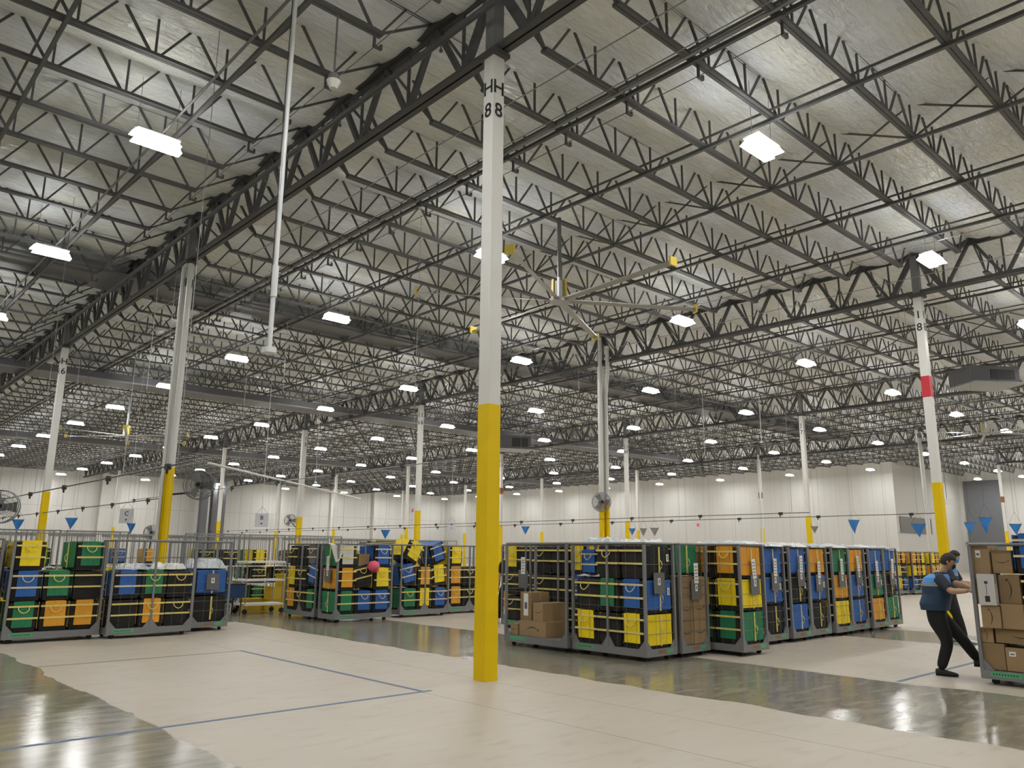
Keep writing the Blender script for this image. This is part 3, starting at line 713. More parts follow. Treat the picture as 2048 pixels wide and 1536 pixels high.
def bag_template(cname):
    if cname in BAGT: return BAGT[cname]
    parts = [('fabric_body', [bag_body(k).mesh('bag_body') for k in range(3)])]
    stm = STRAPW if cname in ('blue', 'gray') else STRAP
    st = []
    for i, z in enumerate((0.445, 0.235)):
        m = MB(); f = -BD/2
        m.box(-BW/2+0.005, BW/2-0.005, f-0.030, f-0.012, z-0.016, z+0.016, stm)
        st.append(m.mesh('strap'))
    vst = []
    for s_ in (-1, 1):
        m = MB(); m.box(-0.006, 0.006, -0.016, 0.016, 0.03, BH-0.02, stm, T=(s_*(BW/2+0.020), 0.02, 0)); vst.append(m.mesh('side_strap'))
    hn = MB(); f = -BD/2-0.03
    hn.tube([(-0.09, f, 0.45), (-0.085, f-0.03, 0.39), (-0.045, f-0.04, 0.345), (0.0, f-0.04, 0.33), (0.045, f-0.04, 0.345), (0.085, f-0.03, 0.39), (0.09, f, 0.45)], 0.009, stm, 5)
    hs = []
    for s_ in (-1, 1):
        m = MB(); x = s_*(BW/2+0.03)
        m.tube([(x, 0.02, 0.30), (x+s_*0.02, 0.045, 0.26), (x+s_*0.025, 0.05, 0.22), (x+s_*0.02, 0.045, 0.18), (x, 0.02, 0.14)], 0.009, stm, 5); hs.append(m.mesh('side_handle'))
    BAGT[cname] = dict(body=parts[0][1], straps=st, vstraps=vst, handle=hn.mesh('handle'), hside=hs)
    if cname != 'black':
        fm_ = FL[cname]; lst = []
        for k in range(3):
            m = MB(); sheet(m, (0.0, -BD/2-0.012, BH+0.003), (1, 0, 0), (0.02*(k-1), 0, -1), (0, -1, 0), BW*(0.60+0.05*k), BH*0.86, fm_, amp=0.004, seed=k)
            m.box(-BW*0.3, BW*0.3, -BD/2-0.012, BD/2, BH+0.001, BH+0.008, fm_); lst.append(m.mesh('colour_flap'))
        BAGT[cname]['flap'] = lst
        sd = []
        for s_ in (-1, 1):
            m = MB(); sheet(m, (s_*(BW/2+0.004), 0, BH-0.01), (0, s_, 0), (0, 0, -1), (s_, 0, 0), BD*0.84, BH*0.90, FL['green'] if cname == 'white' else fm_, amp=0.003, seed=s_+5); sd.append(m.mesh('side_panel'))
        BAGT[cname]['side'] = sd
    return BAGT[cname]
LBL = MB().box(-0.004, 0.004, -0.03, 0.03, -0.06, 0.06, PAPER).box(0.004, 0.005, -0.008, 0.008, -0.04, 0.04, BLACK).mesh('label')
nbag = 0
def bag(parent_loc, rz, cname, label, tilt=0.0, side='both', roll=0.0, scale=1.0):
    global nbag; nbag += 1; T = bag_template(cname); rnd = random.Random(nbag)
    r_ = empty('tote_bag', parent_loc, 0, label, 'bag', 'fabric tote bags in the carts')
    r_.rotation_euler = (roll, tilt, rz+math.radians(rnd.uniform(-1.2, 1.2))); r_.scale = (scale,)*3
    def ch(nm, me): o = bpy.data.objects.new(nm, me); col.objects.link(o); o.parent = r_; return o
    body = ch('fabric_body', T['body'][nbag % 3])
    for me in T['straps']: ch('strap', me)
    if nbag % 3: ch('handle', T['handle'])
    for i in (0, 1): ch('side_strap', T['vstraps'][i]); ch('side_handle', T['hside'][i])
    if cname != 'black':
        ch('colour_flap', T['flap'][nbag % 3])
        for me in T['side']: ch('side_panel', me)
    if nbag % 2 == 0: o = ch('paper_label', LBL); o.location = (BW/2+0.022, BD*0.33, 0.33)
    return r_

# ------------------------------------------------------------------ cardboard boxes
def smile(m, c0, u, v, nrm, w_, mt=SMILE, flip=1):
    c0, u, v, nn = Vector(c0), Vector(u), Vector(v), Vector(nrm)
    n = 10; up_, lo = [], []
    for i in range(n+1):
        t = -1+2*i/n; y = flip*(0.16*t*t-0.08)*w_; th = 0.045*w_*(1-0.75*abs(t)**1.5)
        up_.append(c0+u*(t*w_/2)+v*(y+th)+nn*0.002); lo.append(c0+u*(t*w_/2)+v*(y-th*0.4)+nn*0.002)
    vs = up_+lo; fs = [(i, i+1, n+2+i, n+1+i) for i in range(n)]
    a = up_[-1]; fs2 = len(vs); vs += [a+u*0.03*w_+v*0.05*w_*flip, a-u*0.10*w_+v*0.06*w_*flip, a-u*0.0*w_-v*0.09*w_*flip]; fs.append((fs2, fs2+1, fs2+2))
    m.add(vs, fs, mt)
def cbox(loc, rz, dx, dy, dz, label, mt=CARD, sm='front', tiltv=0.0, group='cardboard boxes on the carts', paper=None, flip=1, tx=0.0):
    """box with its base centre at loc; front face is -Y"""
    r_ = empty('cardboard_box', loc, 0, label, 'box', group); r_.rotation_euler = (tx, tiltv, rz)
    MB().box(-dx/2, dx/2, -dy/2, dy/2, 0, dz, mt).obj('carton', r_)
    t = MB(); t.box(-dx/2, dx/2, -0.025, 0.025, dz, dz+0.0015, CTAPE); t.box(-dx/2-0.0015, -dx/2, -0.025, 0.025, dz*0.7, dz, CTAPE); t.box(dx/2, dx/2+0.0015, -0.025, 0.025, dz*0.7, dz, CTAPE)
    t.obj('packing_tape', r_)
    if sm:
        m = MB()
        if 'front' in sm: smile(m, (0, -dy/2, dz*0.5), (1, 0, 0), (0, 0, 1), (0, -1, 0), min(dx, dz*1.6)*0.7, flip=flip)
        if 'side' in sm: smile(m, (dx/2, 0, dz*0.5), (0, 1, 0), (0, 0, 1), (1, 0, 0), min(dy, dz*1.6)*0.7, flip=flip)
        if 'left' in sm: smile(m, (-dx/2, 0, dz*0.5), (0, -1, 0), (0, 0, 1), (-1, 0, 0), min(dy, dz*1.6)*0.7, flip=flip)
        if 'vert' in sm: smile(m, (0, -dy/2, dz*0.5), (0, 0, 1), (-1, 0, 0), (0, -1, 0), min(dz, dx*1.6)*0.7, flip=flip)
        if m.v: m.obj('smile_print', r_)
    if paper:
        px, pz, pw, ph = paper
        MB().box(px-pw/2, px+pw/2, -dy/2-0.002, -dy/2-0.0005, pz-ph/2, pz+ph/2, PAPER).box(px-pw*0.3, px+pw*0.3, -dy/2-0.003, -dy/2-0.002, pz-ph*0.2, pz+ph*0.1, BOARD).obj('shipping_label', r_)
    return r_

# ------------------------------------------------------------------ carts
CL, CW, CH = 1.62, 0.82, 1.88
CB = 0.20      # deck height
def tri(m, a, b_, c_2, d, mt): m.prism([a, b_, c_2], d, mt)
def build_cart():
    P_ = {}
    m = MB()                                                     # base frame
    for y in (0.0, CW-0.05): m.box(0, CL, y, y+0.05, 0.075, 0.19, CGREY)
    for x in (0.0, CL-0.05): m.box(x, x+0.05, 0.05, CW-0.05, 0.075, 0.19, CGREY)
    m.box(0.05, CL-0.05, 0.05, CW-0.05, 0.165, 0.19, CGREY)
    P_['base_frame'] = [m]
    P_['corner_post'] = []
    for x in (0.0, CL-0.045):
        for y in (0.0, CW-0.045):
            m = MB().box(x, x+0.045, y, y+0.045, 0.19, CH-0.04, CGREY)
            sx_ = 1 if x == 0 else -1; xx = x+0.0225; sy = 1 if y == 0 else -1; yy = y+0.0225
            tri(m, (xx, yy-0.012, 0.19), (xx+sx_*0.15, yy-0.012, 0.19), (xx, yy-0.012, 0.36), (0, 0.024, 0), CGREY)
            tri(m, (xx-0.012, yy, 0.19), (xx-0.012, yy+sy*0.14, 0.19), (xx-0.012, yy, 0.34), (0.024, 0, 0), CGREY)
            P_['corner_post'].append(m)
    P_['middle_post'] = []
    for y in (0.0, CW-0.04):
        x = CL/2-0.02; m = MB().box(x, x+0.04, y+0.002, y+0.038, 0.19, CH-0.04, CGREY)
        tri(m, (x-0.12, y+0.008, 0.19), (x+0.16, y+0.008, 0.19), (x+0.02, y+0.008, 0.38), (0, 0.024, 0), CGREY); P_['middle_post'].append(m)
    m = MB()
    for y in (0.0225, CW-0.0225): m.cyl((0.02, y, CH-0.02), (CL-0.02, y, CH-0.02), 0.02, CGREY, 8)
    for x in (0.0225, CL-0.0225): m.cyl((x, 0.02, CH-0.02), (x, CW-0.02, CH-0.02), 0.02, CGREY, 8)
    P_['top_rail'] = [m]
    P_['side_wires'] = []
    for y in (0.012, CW-0.012):
        m = MB()
        for z in (0.42, 0.83, 1.24, 1.52): m.cyl((0.02, y, z), (CL-0.02, y, z), 0.0035, WIRE, 4)
        for k in range(1, 8):
            if k != 4: m.cyl((CL*k/8, y, 0.19), (CL*k/8, y, CH-0.03), 0.003, WIRE, 4)
        P_['side_wires'].append(m)
    P_['end_wires'] = []
    for x in (0.01, CL-0.01):
        m = MB()
        for z in (0.42, 0.62, 0.83, 1.02, 1.24, 1.52): m.cyl((x, 0.02, z), (x, CW-0.02, z), 0.004, WIRE, 4)
        for k in (1, 2): m.cyl((x, CW*k/3, 0.19), (x, CW*k/3, CH-0.03), 0.003, WIRE, 4)
        P_['end_wires'].append(m)
    P_['caster'] = []
    for x in (0.14, CL-0.14):
        for y in (0.12, CW-0.12):
            P_['caster'].append(MB().cyl((x, y-0.02, 0.045), (x, y+0.02, 0.045), 0.045, RUB, 12).box(x-0.03, x+0.03, y-0.028, y+0.028, 0.07, 0.17, CGREY))
    m = MB(); m.box(0.12, 0.50, -0.003, 0, 0.115, 0.175, GTAPE)
    for k in range(9): m.box(0.15+k*0.035, 0.168+k*0.035, -0.0035, -0.003, 0.135, 0.155, mat('tape ink', (0.04, 0.2, 0.1), 0.6) if False else SMILE)
    P_['green_tape'] = [m, MB().box(CL, CL+0.003, CW*0.66, CW*0.86, 0.115, 0.175, GTAPE)]
    P_['brown_tape'] = [MB().box(CL, CL+0.003, CW*0.38, CW*0.60, 0.12, 0.17, OTAPE)]
    return {k: [x.mesh('cart_'+k) for x in v] for k, v in P_.items()}
CART = build_cart()
TAGB = MB().box(0.0, 0.012, -0.14, 0.14, -0.17, 0.17, BOARD).mesh('tag_board')
TAGL = MB().box(0.012, 0.014, -0.04, 0.03, -0.03, 0.08, PAPER).box(0.014, 0.015, -0.015, 0.005, 0.0, 0.06, BLACK).mesh('tag_label')
TAGP = MB()
TAGP.box(0.014, 0.017, -0.06, 0.06, 0.10, 0.44, PAPER)
for k in range(5): TAGP.box(0.0172, 0.0176, -0.04, 0.04, 0.15+k*0.055, 0.165+k*0.055, BOARD)
TAGP = TAGP.mesh('tag_sheet')
def cart(x, y, rot, label, tagz=None, tagy=0.45, paper=True, tape=True, skip=()):
    rz = 0 if rot == 0 else -PI/2
    r_ = empty('wire_cart', (x, y, 0), rz, label, 'cart', 'grey wheeled delivery carts')
    for nm, lst in CART.items():
        if nm in skip or (nm in ('green_tape',) and not tape): continue
        for i, me in enumerate(lst):
            o = bpy.data.objects.new(nm, me); col.objects.link(o); o.parent = r_
    if tagz:
        b3 = bpy.data.objects.new('tag_board', TAGB); col.objects.link(b3); b3.parent = r_; b3.location = (CL+0.005, tagy, tagz)
        l3 = bpy.data.objects.new('tag_label', TAGL); col.objects.link(l3); l3.parent = b3
        if paper: l3 = bpy.data.objects.new('tag_sheet', TAGP); col.objects.link(l3); l3.parent = b3; l3.rotation_euler = (random.uniform(-0.12, 0.12), 0, 0)
    return r_
def loc_in(x, y, rot, u, v, z):
    return (x+u, y+v, z) if rot == 0 else (x+v, y-u, z)
ROWS = {0: 'bottom row', 1: 'middle row', 2: 'top row'}
def fill(x, y, rot, rows, desc, endonly=False, xs_=None, v0=0.0):
    """rows: list from the bottom; each a list of colour names / None along the length"""
    rz = 0 if rot == 0 else -PI/2
    for j, row in enumerate(rows):
        for i, c in enumerate(row):
            if c is None: continue
            tlt = 0; rl = 0
            if isinstance(c, tuple): c, tlt = c
            u = 0.05+0.255+i*0.508
            dz = 0.03 if tlt else 0
            p = loc_in(x, y, rot, u, CW/2+v0, CB+j*0.548+dz+abs(math.sin(tlt))*BW/2)
            nm = {'black': 'plain black tote bag'}.get(c, 'black tote bag with %s flap' % c)
            if endonly: lb = '%s, %s of the %s' % (nm, ROWS[j].replace(' row', ''), desc)
            else: lb = '%s, %s %s of the %s' % (nm, ROWS[j].replace(' row', ''), ['left', 'centre', 'right'][i], desc)
            bag(p, rz, c, lb, tilt=tlt)

# left group
cart(3.26, 17.0, 0, 'grey wire cart full of tote bags at the left, under two stacked top bags', skip=('middle_post', 'side_wires', 'top_rail'))
fill(3.26, 17.0, 0, [['green', 'orange', 'orange'], ['blue', 'green', 'black'], ['yellow', None, None]], 'leftmost cart')
bag((3.26+1.28, 17.41, CB+2*0.548), 0.12, 'green', 'black tote bag with green flap standing alone on the leftmost cart')
cart(1.55, 17.25, 0, 'grey wire cart cut off by the left picture edge', skip=('side_wires',))
fill(1.55, 17.25, 0, [[None, None, 'black'], [None, None, 'black'], [None, None, 'black']], 'cart at the left picture edge')
cart(4.93, 16.75, 0, 'grey wire cart two rows high, second from the left')
fill(4.93, 16.75, 0, [['black', 'orange', 'black'], ['blue', 'green', 'black']], 'second cart from left')
cart(6.70, 18.85, 1, 'grey wire cart seen end on with a tag board, before column H 7', 1.02, 0.42, False)
fill(6.70, 18.85, 1, [[None, 'black', 'black'], [None, 'black', 'blue']], 'cart before column H seven')
# centre left group
cart(10.15, 19.85, 1, 'grey wire cart at the left end of the jumbled middle group')
fill(10.15, 19.85, 1, [['orange', 'black', 'green'], ['yellow', 'black', ('blue', 0.22)], ['black', None, 'gray']], 'first jumbled cart')
cart(10.15, 17.22, 0, 'grey wire cart with pink cloth on top bags, left of the foreground column', skip=('middle_post', 'side_wires'))
fill(10.15, 17.22, 0, [['green', 'blue', 'blue'], ['orange', ('black', -0.2), 'yellow'], ['white', None, 'blue']], 'second jumbled cart')
cart(12.25, 17.55, 0, 'grey wire cart with tilted yellow and blue bags, left of the foreground column')
fill(12.25, 17.55, 0, [['green', 'yellow', 'blue'], [('blue', -0.2), 'orange', ('yellow', -0.12)], [('yellow', 0.5), None, ('blue', -0.3)]], 'third jumbled cart')
cart(14.05, 17.85, 0, 'grey wire cart partly behind the foreground column')
fill(14.05, 17.85, 0, [['orange', 'black', 'yellow'], ['orange', 'black', 'black'], ['yellow', None, None]], 'cart by the foreground column')
# orange side bag visible on left end of second jumbled cart has a tag
tb = empty('tag_board', (10.13, 17.62, 1.12), PI, 'grey tag board with white sheet on the end of the second jumbled cart', 'tag board')
for nm, me in (('board', TAGB), ('tag_label', TAGL), ('tag_sheet', TAGP)): o = bpy.data.objects.new(nm, me); col.objects.link(o); o.parent = tb
# middle right group
cart(10.37, 11.42, 1, 'open grey wire cart with cardboard boxes, right of the foreground column', skip=('middle_post', 'side_wires', 'green_tape'))
tg = MB().box(-0.003, 0, -0.40, 0.0, 0.115, 0.175, GTAPE).obj('green_tape_strip'); tg.location = (10.369, 11.25, 0); tag(tg, 'green tape strip with writing on the open box cart base', 'tape')
cart(10.45, 9.76, 1, 'grey wire cart of black, yellow, green and blue bags, frontmost in the middle group', 1.22, 0.36, False)
fill(10.45, 9.76, 1, [['yellow', 'black', 'yellow'], ['black', 'green', 'blue'], [None, 'black', 'black']], 'frontmost middle cart')
bag((10.95, 9.5, CB+1.10), -PI/2, 'blue', 'black tote bag with blue flap at the back, top left of the frontmost middle cart', scale=0.85)
cart(11.50, 11.92, 1, 'grey wire cart standing behind the open cart of boxes', skip=())
cart(12.6, 14.0, 1, 'grey wire cart of black bags farther back, just right of the foreground column')
fill(12.6, 14.0, 1, [['black', 'black', 'yellow'], ['black', 'black', 'black'], ['yellow', 'black', 'black']], 'farther back cart')
tb = empty('tag_board', (11.46, 12.05, 1.16), PI, 'grey tag board with white sheet hanging behind the open box cart', 'tag board')
for nm, me in (('board', TAGB), ('tag_sheet', TAGP)): o = bpy.data.objects.new(nm, me); col.objects.link(o); o.parent = tb
fill(11.50, 11.92, 1, [['black', 'orange', 'black'], ['black', 'black', 'blue'], ['black', 'black', 'yellow']], 'cart behind the open box cart')
cart(11.35, 9.72, 1, 'grey wire cart with stacked smile boxes under a green bag', 1.10, 0.45)
cart(12.30, 9.15, 1, 'grey wire cart standing forward with yellow, orange and green bags', 1.18, 0.45)
fill(12.30, 9.15, 1, [[None, 'green', 'green'], [None, 'yellow', 'yellow'], [None, 'orange', 'orange']], 'forward cart', False)
EX = [13.22, 14.15, 15.06, 15.98, 16.92, 17.85, 18.77, 19.70]
ENDC = [('black', 'yellow', 'black'), ('black', 'blue', 'blue'), ('blue', 'black', 'blue'), ('black', 'blue', 'orange'), ('yellow', 'orange', 'green'), ('blue', 'blue', 'orange'), ('orange', 'green', 'blue'), ('green', 'black', 'blue')]
for i, (x, cc) in enumerate(zip(EX, ENDC)):
    cart(x, 9.72+0.05*(i % 2), 1, 'grey wire cart seen end on, %s in the row right of the forward cart' % ORD[i+1], 1.12+0.06*(i % 3), 0.38+0.03*(i % 3))
    for q in (1, 2):
        fill(x, 9.72+0.05*(i % 2), 1, [[cc[j] if k == q else None for k in range(3)] for j in range(3)], '%s end-on cart' % ORD[i+1], False)
# far right rear carts
for i, (x, y) in enumerate(((35.9, 14.5), (37.6, 14.3), (39.3, 14.1))):
    cart(x, y, 0, 'grey wire cart in the rear row beyond the end-on carts, %s from left' % ORD[i+1])
    fill(x, y, 0, [['blue', 'yellow', 'blue'], ['orange', 'yellow', 'black'], ['yellow', 'orange', 'orange']] if i != 1 else [['blue', 'black', 'blue'], ['yellow', 'orange', 'yellow'], ['orange', 'orange', 'yellow']], 'rear cart, %s from left' % ORD[i+1])

# boxes in the open cart
cbox((10.72, 10.745, CB-0.005), -PI/2, 0.69, 0.54, 0.27, 'wide flat cardboard box with a downturned smile print at the bottom', flip=-1)
cbox((10.80, 10.655, CB+0.267), -PI/2, 0.25, 0.60, 0.32, 'square cardboard box sitting on the wide flat box', CARD)
cbox((10.74, 10.98, CB+0.267), -PI/2, 0.30, 0.46, 0.50, 'tall cardboard box with white label behind the square one on the flat box', CARD2, None, paper=(0.0, 0.28, 0.12, 0.4))
cbox((10.55, 11.22, CB-0.005), -PI/2, 0.20, 0.22, 0.20, 'small cardboard box left of the wide flat box', CARD, 'front')
# smile boxes in narrow cart
k = 0
for zz, hh in ((CB, 0.38), (CB+0.385, 0.38), (CB+0.77, 0.34)):
    for vv in (0.22, 0.60):
        k += 1
        cbox((11.35+vv, 8.35, zz), 0, 0.365, 0.42, hh, 'cardboard smile box, %s column %s in the narrow stacked box cart' % (('left', 'right')[(k+1) % 2], ('bottom', 'middle', 'top')[(k-1)//2]), (CARD, CARD2)[k % 2], 'front')
cbox((11.62, 9.0, CB-0.005), 0, 0.42, 0.6, 1.1, 'tall plain cardboard box inside the narrow stacked box cart', CARD2, None)
bag((11.76, 8.52, CB+1.13), -PI/2, 'green', 'black tote bag with green flap on top of the stacked smile boxes')
bag((11.76, 9.10, CB+1.13), -PI/2, 'yellow', 'black tote bag with yellow flap behind the green one on stacked boxes')

# crumpled plastic and loose things on top of carts
def crumple(x, y, z, sx_, sy_, mt, label, cat='plastic', name='plastic_sheet', h=0.06, seed=0):
    rnd = random.Random(seed); m = MB(); n = 8; vs = []
    for j in range(n+1):
        for i in range(n+1):
            e = min(i, j, n-i, n-j)
            vs.append((sx_*(i/n-.5)+rnd.uniform(-.02, .02), sy_*(j/n-.5)+rnd.uniform(-.02, .02), (h*rnd.random() if e else 0.0)+0.004))
    o = len(vs); vs += [(a, b_, max(0, c2-0.004)) for a, b_, c2 in vs]
    fs = [(j*(n+1)+i, j*(n+1)+i+1, (j+1)*(n+1)+i+1, (j+1)*(n+1)+i) for j in range(n) for i in range(n)]
    m.add(vs, fs+[tuple(q+o for q in f[::-1]) for f in fs], mt); ob = m.obj(name); ob.location = (x, y, z); return tag(ob, label, cat)
ztop = CB+3*0.548
for i, (x, y, dx, dy) in enumerate(((10.86, 9.3, .6, .7), (10.9, 8.55, .6, .6), (12.7, 8.2, .6, 1.0), (13.6, 8.6, .7, 1.2), (14.55, 8.5, .6, .9), (15.5, 8.6, .6, 1.1), (16.4, 8.6, .6, 1.0), (17.3, 8.6, .6, 1.2), (18.2, 8.6, .6, .9), (19.1, 8.6, .6, 1.0), (20.1, 8.6, .6, 1.0))):
    crumple(x, y, ztop+0.005 if i != 0 else CH+0.0, dx, dy, PAPER if i % 2 else PLASTIC, 'white crumpled sheet lying on the %s cart top from the frontmost middle cart' % ORD[i+1], 'sheet', 'crumpled_sheet', 0.10, i)
crumple(10.85, 9.35, CB+1.10, .6, .75, PAPER, 'white sheet lying over the middle bags of the frontmost middle cart', 'sheet', 'crumpled_sheet', 0.05, 41)
crumple(6.1, 17.15, CB+1.10, .6, .6, PAPER, 'white crumpled plastic on the right of the half-filled left cart', 'sheet', 'crumpled_sheet', 0.14, 42)
crumple(5.4, 17.15, CB+1.10, .5, .6, PLASTIC, 'clear crumpled plastic on the left of the half-filled left cart', 'sheet', 'crumpled_sheet', 0.12, 43)
crumple(7.1, 17.7, CB+1.10, .7, .8, PLASTIC, 'grey clear plastic over the cart before column H 7', 'sheet', 'crumpled_sheet', 0.22, 44)
def blob(x, y, z, r, mt, label, cat, name, sq=0.8, seed=0):
    rnd = random.Random(seed); m = MB(); nu, nv = 12, 8; vs = []
    for j in range(nv+1):
        t = PI*j/nv
        for i in range(nu):
            p = 2*PI*i/nu; q = r*(1+rnd.uniform(-.16, .16)); vs.append((q*math.sin(t)*math.cos(p), q*math.sin(t)*math.sin(p), q*sq*math.cos(t)+r*sq))
    m.add(vs, [(j*nu+i, (j+1)*nu+i, (j+1)*nu+(i+1) % nu, j*nu+(i+1) % nu) for j in range(nv) for i in range(nu)], mt, True)
    o = m.obj(name); o.location = (x, y, z); return tag(o, label, cat)
blob(11.12, 17.12, 1.18, 0.15, PINK, 'crumpled pink cloth on the second jumbled cart', 'cloth', 'pink_cloth', 0.9, 3)
cbox((10.92, 17.55, CB+1.12), 0.2, 0.36, 0.45, 0.30, 'brown cardboard box behind the pink cloth', CARD2, None)
m = MB(); m.add([(0, 0, 0.42), (0.42, -0.05, 0.40), (0.5, 0.2, 0.44), (0.05, 0.2, 0.46), (0.12, -0.08, 0.0), (0.2, -0.09, 0.03)], [(0, 1, 2, 3), (0, 4, 5, 1)], FL['white'])
m.add([(0, 0.01, 0.415), (0.42, -0.04, 0.395), (0.5, 0.21, 0.435), (0.05, 0.21, 0.455), (0.12, -0.07, -0.005), (0.2, -0.08, 0.025)], [(3, 2, 1, 0), (1, 5, 4, 0)], FL['white'])
o = m.obj('white_cloth'); o.location = (9.98, 17.3, 1.42); tag(o, 'white cloth draped over the corner of the second jumbled cart', 'cloth')
bag((9.98+0.45, 17.62, CB+1.10), 0, 'green', 'black tote bag with green flap under the white cloth, second jumbled cart', scale=0.9) if False else None
for i, (x, y, z, rz, dx) in enumerate(((11.35, 17.5, ztop+0.01, 0.3, 0.9), (11.6, 17.55, ztop+0.04, -0.2, 0.7), (13.4, 17.9, CB+1.11, 0.5, 0.6))):
    tag(MB().box(-dx/2, dx/2, -0.12, 0.12, 0, 0.05, (FL['black'] if 'black' in FL else BAGB)).box(-dx/2, dx/2, -0.125, -0.12, 0.015, 0.035, STRAP).obj('folded_bag', None, (x, y, z), rz), 'folded black bag with yellow strap lying on the %s jumbled cart' % ['second', 'second jumbled cart, behind,', 'third'][i], 'folded bag')

# ------------------------------------------------------------------ right cart with boxes
RX, RY = 12.38, 3.95
cart(RX, RY, 1, 'grey wire cart overloaded with cardboard boxes being pushed at the right', skip=('middle_post', 'side_wires', 'end_wires'))
def rbox(u0, u1, z0, z1, v0, dep, label, mt=CARD, sm='front', **kw):
    return cbox((RX+v0+dep/2, RY-(u0+u1)/2, z0), -PI/2, u1-u0, dep, z1-z0, label, mt, sm, **kw)
rbox(0.02, 0.31, CB, 0.54, 0.04, 0.62, 'plain cardboard box at the bottom left of the pushed cart', CARD2, None)
rbox(0.32, 0.80, CB, 0.50, 0.04, 0.62, 'cardboard box with white labels at the bottom of the pushed cart', CARD, None, paper=(-0.16, 0.22, 0.08, 0.06))
rbox(0.82, 1.50, CB, 0.55, 0.04, 0.62, 'cardboard box with smile at the bottom right of the pushed cart', CARD, 'front')
rbox(0.03, 0.19, 0.545, 0.74, 0.05, 0.50, 'small cardboard box on the plain bottom left box of the pushed cart', CARD, 'vert')
rbox(0.22, 0.82, 0.555, 0.735, 0.05, 0.6, 'long flat cardboard box with wide smile print on the pushed cart', CARD2, 'front')
rbox(0.10, 0.33, 0.745, 1.035, -0.03, 0.5, 'cardboard box with sideways smile in the third layer of the pushed cart', CARD, 'vert')
rbox(0.34, 0.60, 0.745, 1.07, 0.0, 0.5, 'light cardboard box jutting forward in the third layer', CARD, None)
rbox(0.10, 0.31, 1.045, 1.46, -0.07, 0.12, 'white and grey carton with dark print standing in the pushed cart', PAPERW, None)
m = MB().box(-0.001, 0, -0.03, 0.03, -0.04, 0.04, SMILE).box(-0.001, 0, -0.02, 0.02, 0.20, 0.235, SMILE).box(-0.001, 0, 0.0, 0.006, 0.05, 0.19, SMILE); tag(m.obj('carton_print', None, (RX-0.0705, RY-0.21, 1.13)), 'dark printed marks on the white carton', 'print')
rbox(0.33, 0.58, 1.075, 1.45, 0.06, 0.5, 'cardboard box with dark tape and round smile in the pushed cart', CARD2, 'vert')
rbox(0.02, 0.24, 1.05, 1.85, 0.06, 0.42, 'tall cardboard box at the back left corner of the pushed cart', CARD, None, paper=(-0.02, 0.68, 0.06, 0.10))
rbox(0.26, 0.50, 1.47, 1.78, 0.12, 0.45, 'cardboard box with smile on the top layer of the pushed cart', CARD, 'front')
rbox(0.84, 1.50, 0.555, 0.925, 0.05, 0.6, 'cardboard box under the totes at the right of the pushed cart', CARD2, 'front')
rbox(0.62, 0.82, 0.74, 0.925, 0.05, 0.5, 'small plain cardboard box under the black tote in the pushed cart', CARD, None)
bag((RX+0.42, RY-0.80, 1.47), -PI/2, 'blue', 'black tote bag with blue flap high on the pushed cart')
bag((RX+0.42, RY-0.86, 0.93), -PI/2, 'black', 'plain black tote bag at the right in the pushed cart')
bag((RX+0.42, RY-1.36, 0.93), -PI/2, 'green', 'black tote bag with green flap at the far right of the pushed cart')

# ------------------------------------------------------------------ background wire racks behind the left carts
RK = {}
def rack_meshes():
    W_, D_, H_ = 1.5, 0.7, 2.15
    fr = MB()
    for x in (0, W_-0.03):
        for y in (0, D_-0.03): fr.box(x, x+0.03, y, y+0.03, 0.12, H_, GALV)
    for z in (0.16, H_-0.03):
        for y in (0, D_-0.03): fr.box(0, W_, y, y+0.03, z, z+0.03, GALV)
    bars = MB()
    for k in range(1, 12): bars.cyl((W_*k/12, 0.015, 0.18), (W_*k/12, 0.015, H_-0.02), 0.006, GALV, 4); bars.cyl((W_*k/12, D_-0.015, 0.18), (W_*k/12, D_-0.015, H_-0.02), 0.006, GALV, 4)
    sh_ = MB().box(0.02, W_-0.02, 0.02, D_-0.02, 0, 0.025, PAPER)
    cs = [MB().cyl((x, y-0.02, 0.06), (x, y+0.02, 0.06), 0.06, RUB, 10) for x in (0.1, W_-0.1) for y in (0.08, D_-0.08)]
    return fr.mesh('rack_frame'), bars.mesh('rack_bars'), sh_.mesh('rack_shelf'), [c2.mesh('rack_caster') for c2 in cs]
RF, RB, RS, RC = rack_meshes()
def rack(x, y, rz, label, shelves=(0.17, 0.72, 1.22), cols=None):
    r_ = empty('wire_rack', (x, y, 0), rz, label, 'rack', 'wire racks behind the carts')
    def ch(nm, me): o = bpy.data.objects.new(nm, me); col.objects.link(o); o.parent = r_; return o
    ch('frame', RF); ch('wire_bars', RB)
    for z in shelves: ch('shelf', RS).location = (0, 0, z)
    for me in RC: ch('caster', me)
    return r_
cyc = ['green', 'blue', 'yellow', 'black', 'orange', 'black', 'yellow', 'green', 'black', 'blue']
nr = 0
for row, (yy, xa, nn) in enumerate(((22.6, 0.6, 8), (26.5, 2.0, 12))):
    for i in range(nn):
        x = xa+i*1.62
        if row == 0 and 6.2 < x < 7.9: continue
        rack(x, yy, 0, 'grey wire rack on casters, %s in the %s rack row behind the left carts' % (ORD[i+1], ('near', 'far')[row]))
        for j, z in enumerate((0.20, 0.75, 1.25)):
            for q in range(2):
                c = cyc[(nr*3+j*7+q*2) % 10]; nr += 1
                if nr % 4 == 0: continue
                bag((x+0.40+q*0.70, yy+0.35, z), 0, c, '%s tote bag on the %s shelf, %s half of the %s rack, %s row' % (c, ('lowest', 'middle', 'upper')[j], ('left', 'right')[q], ORD[i+1], ('near', 'far')[row]), scale=0.85)
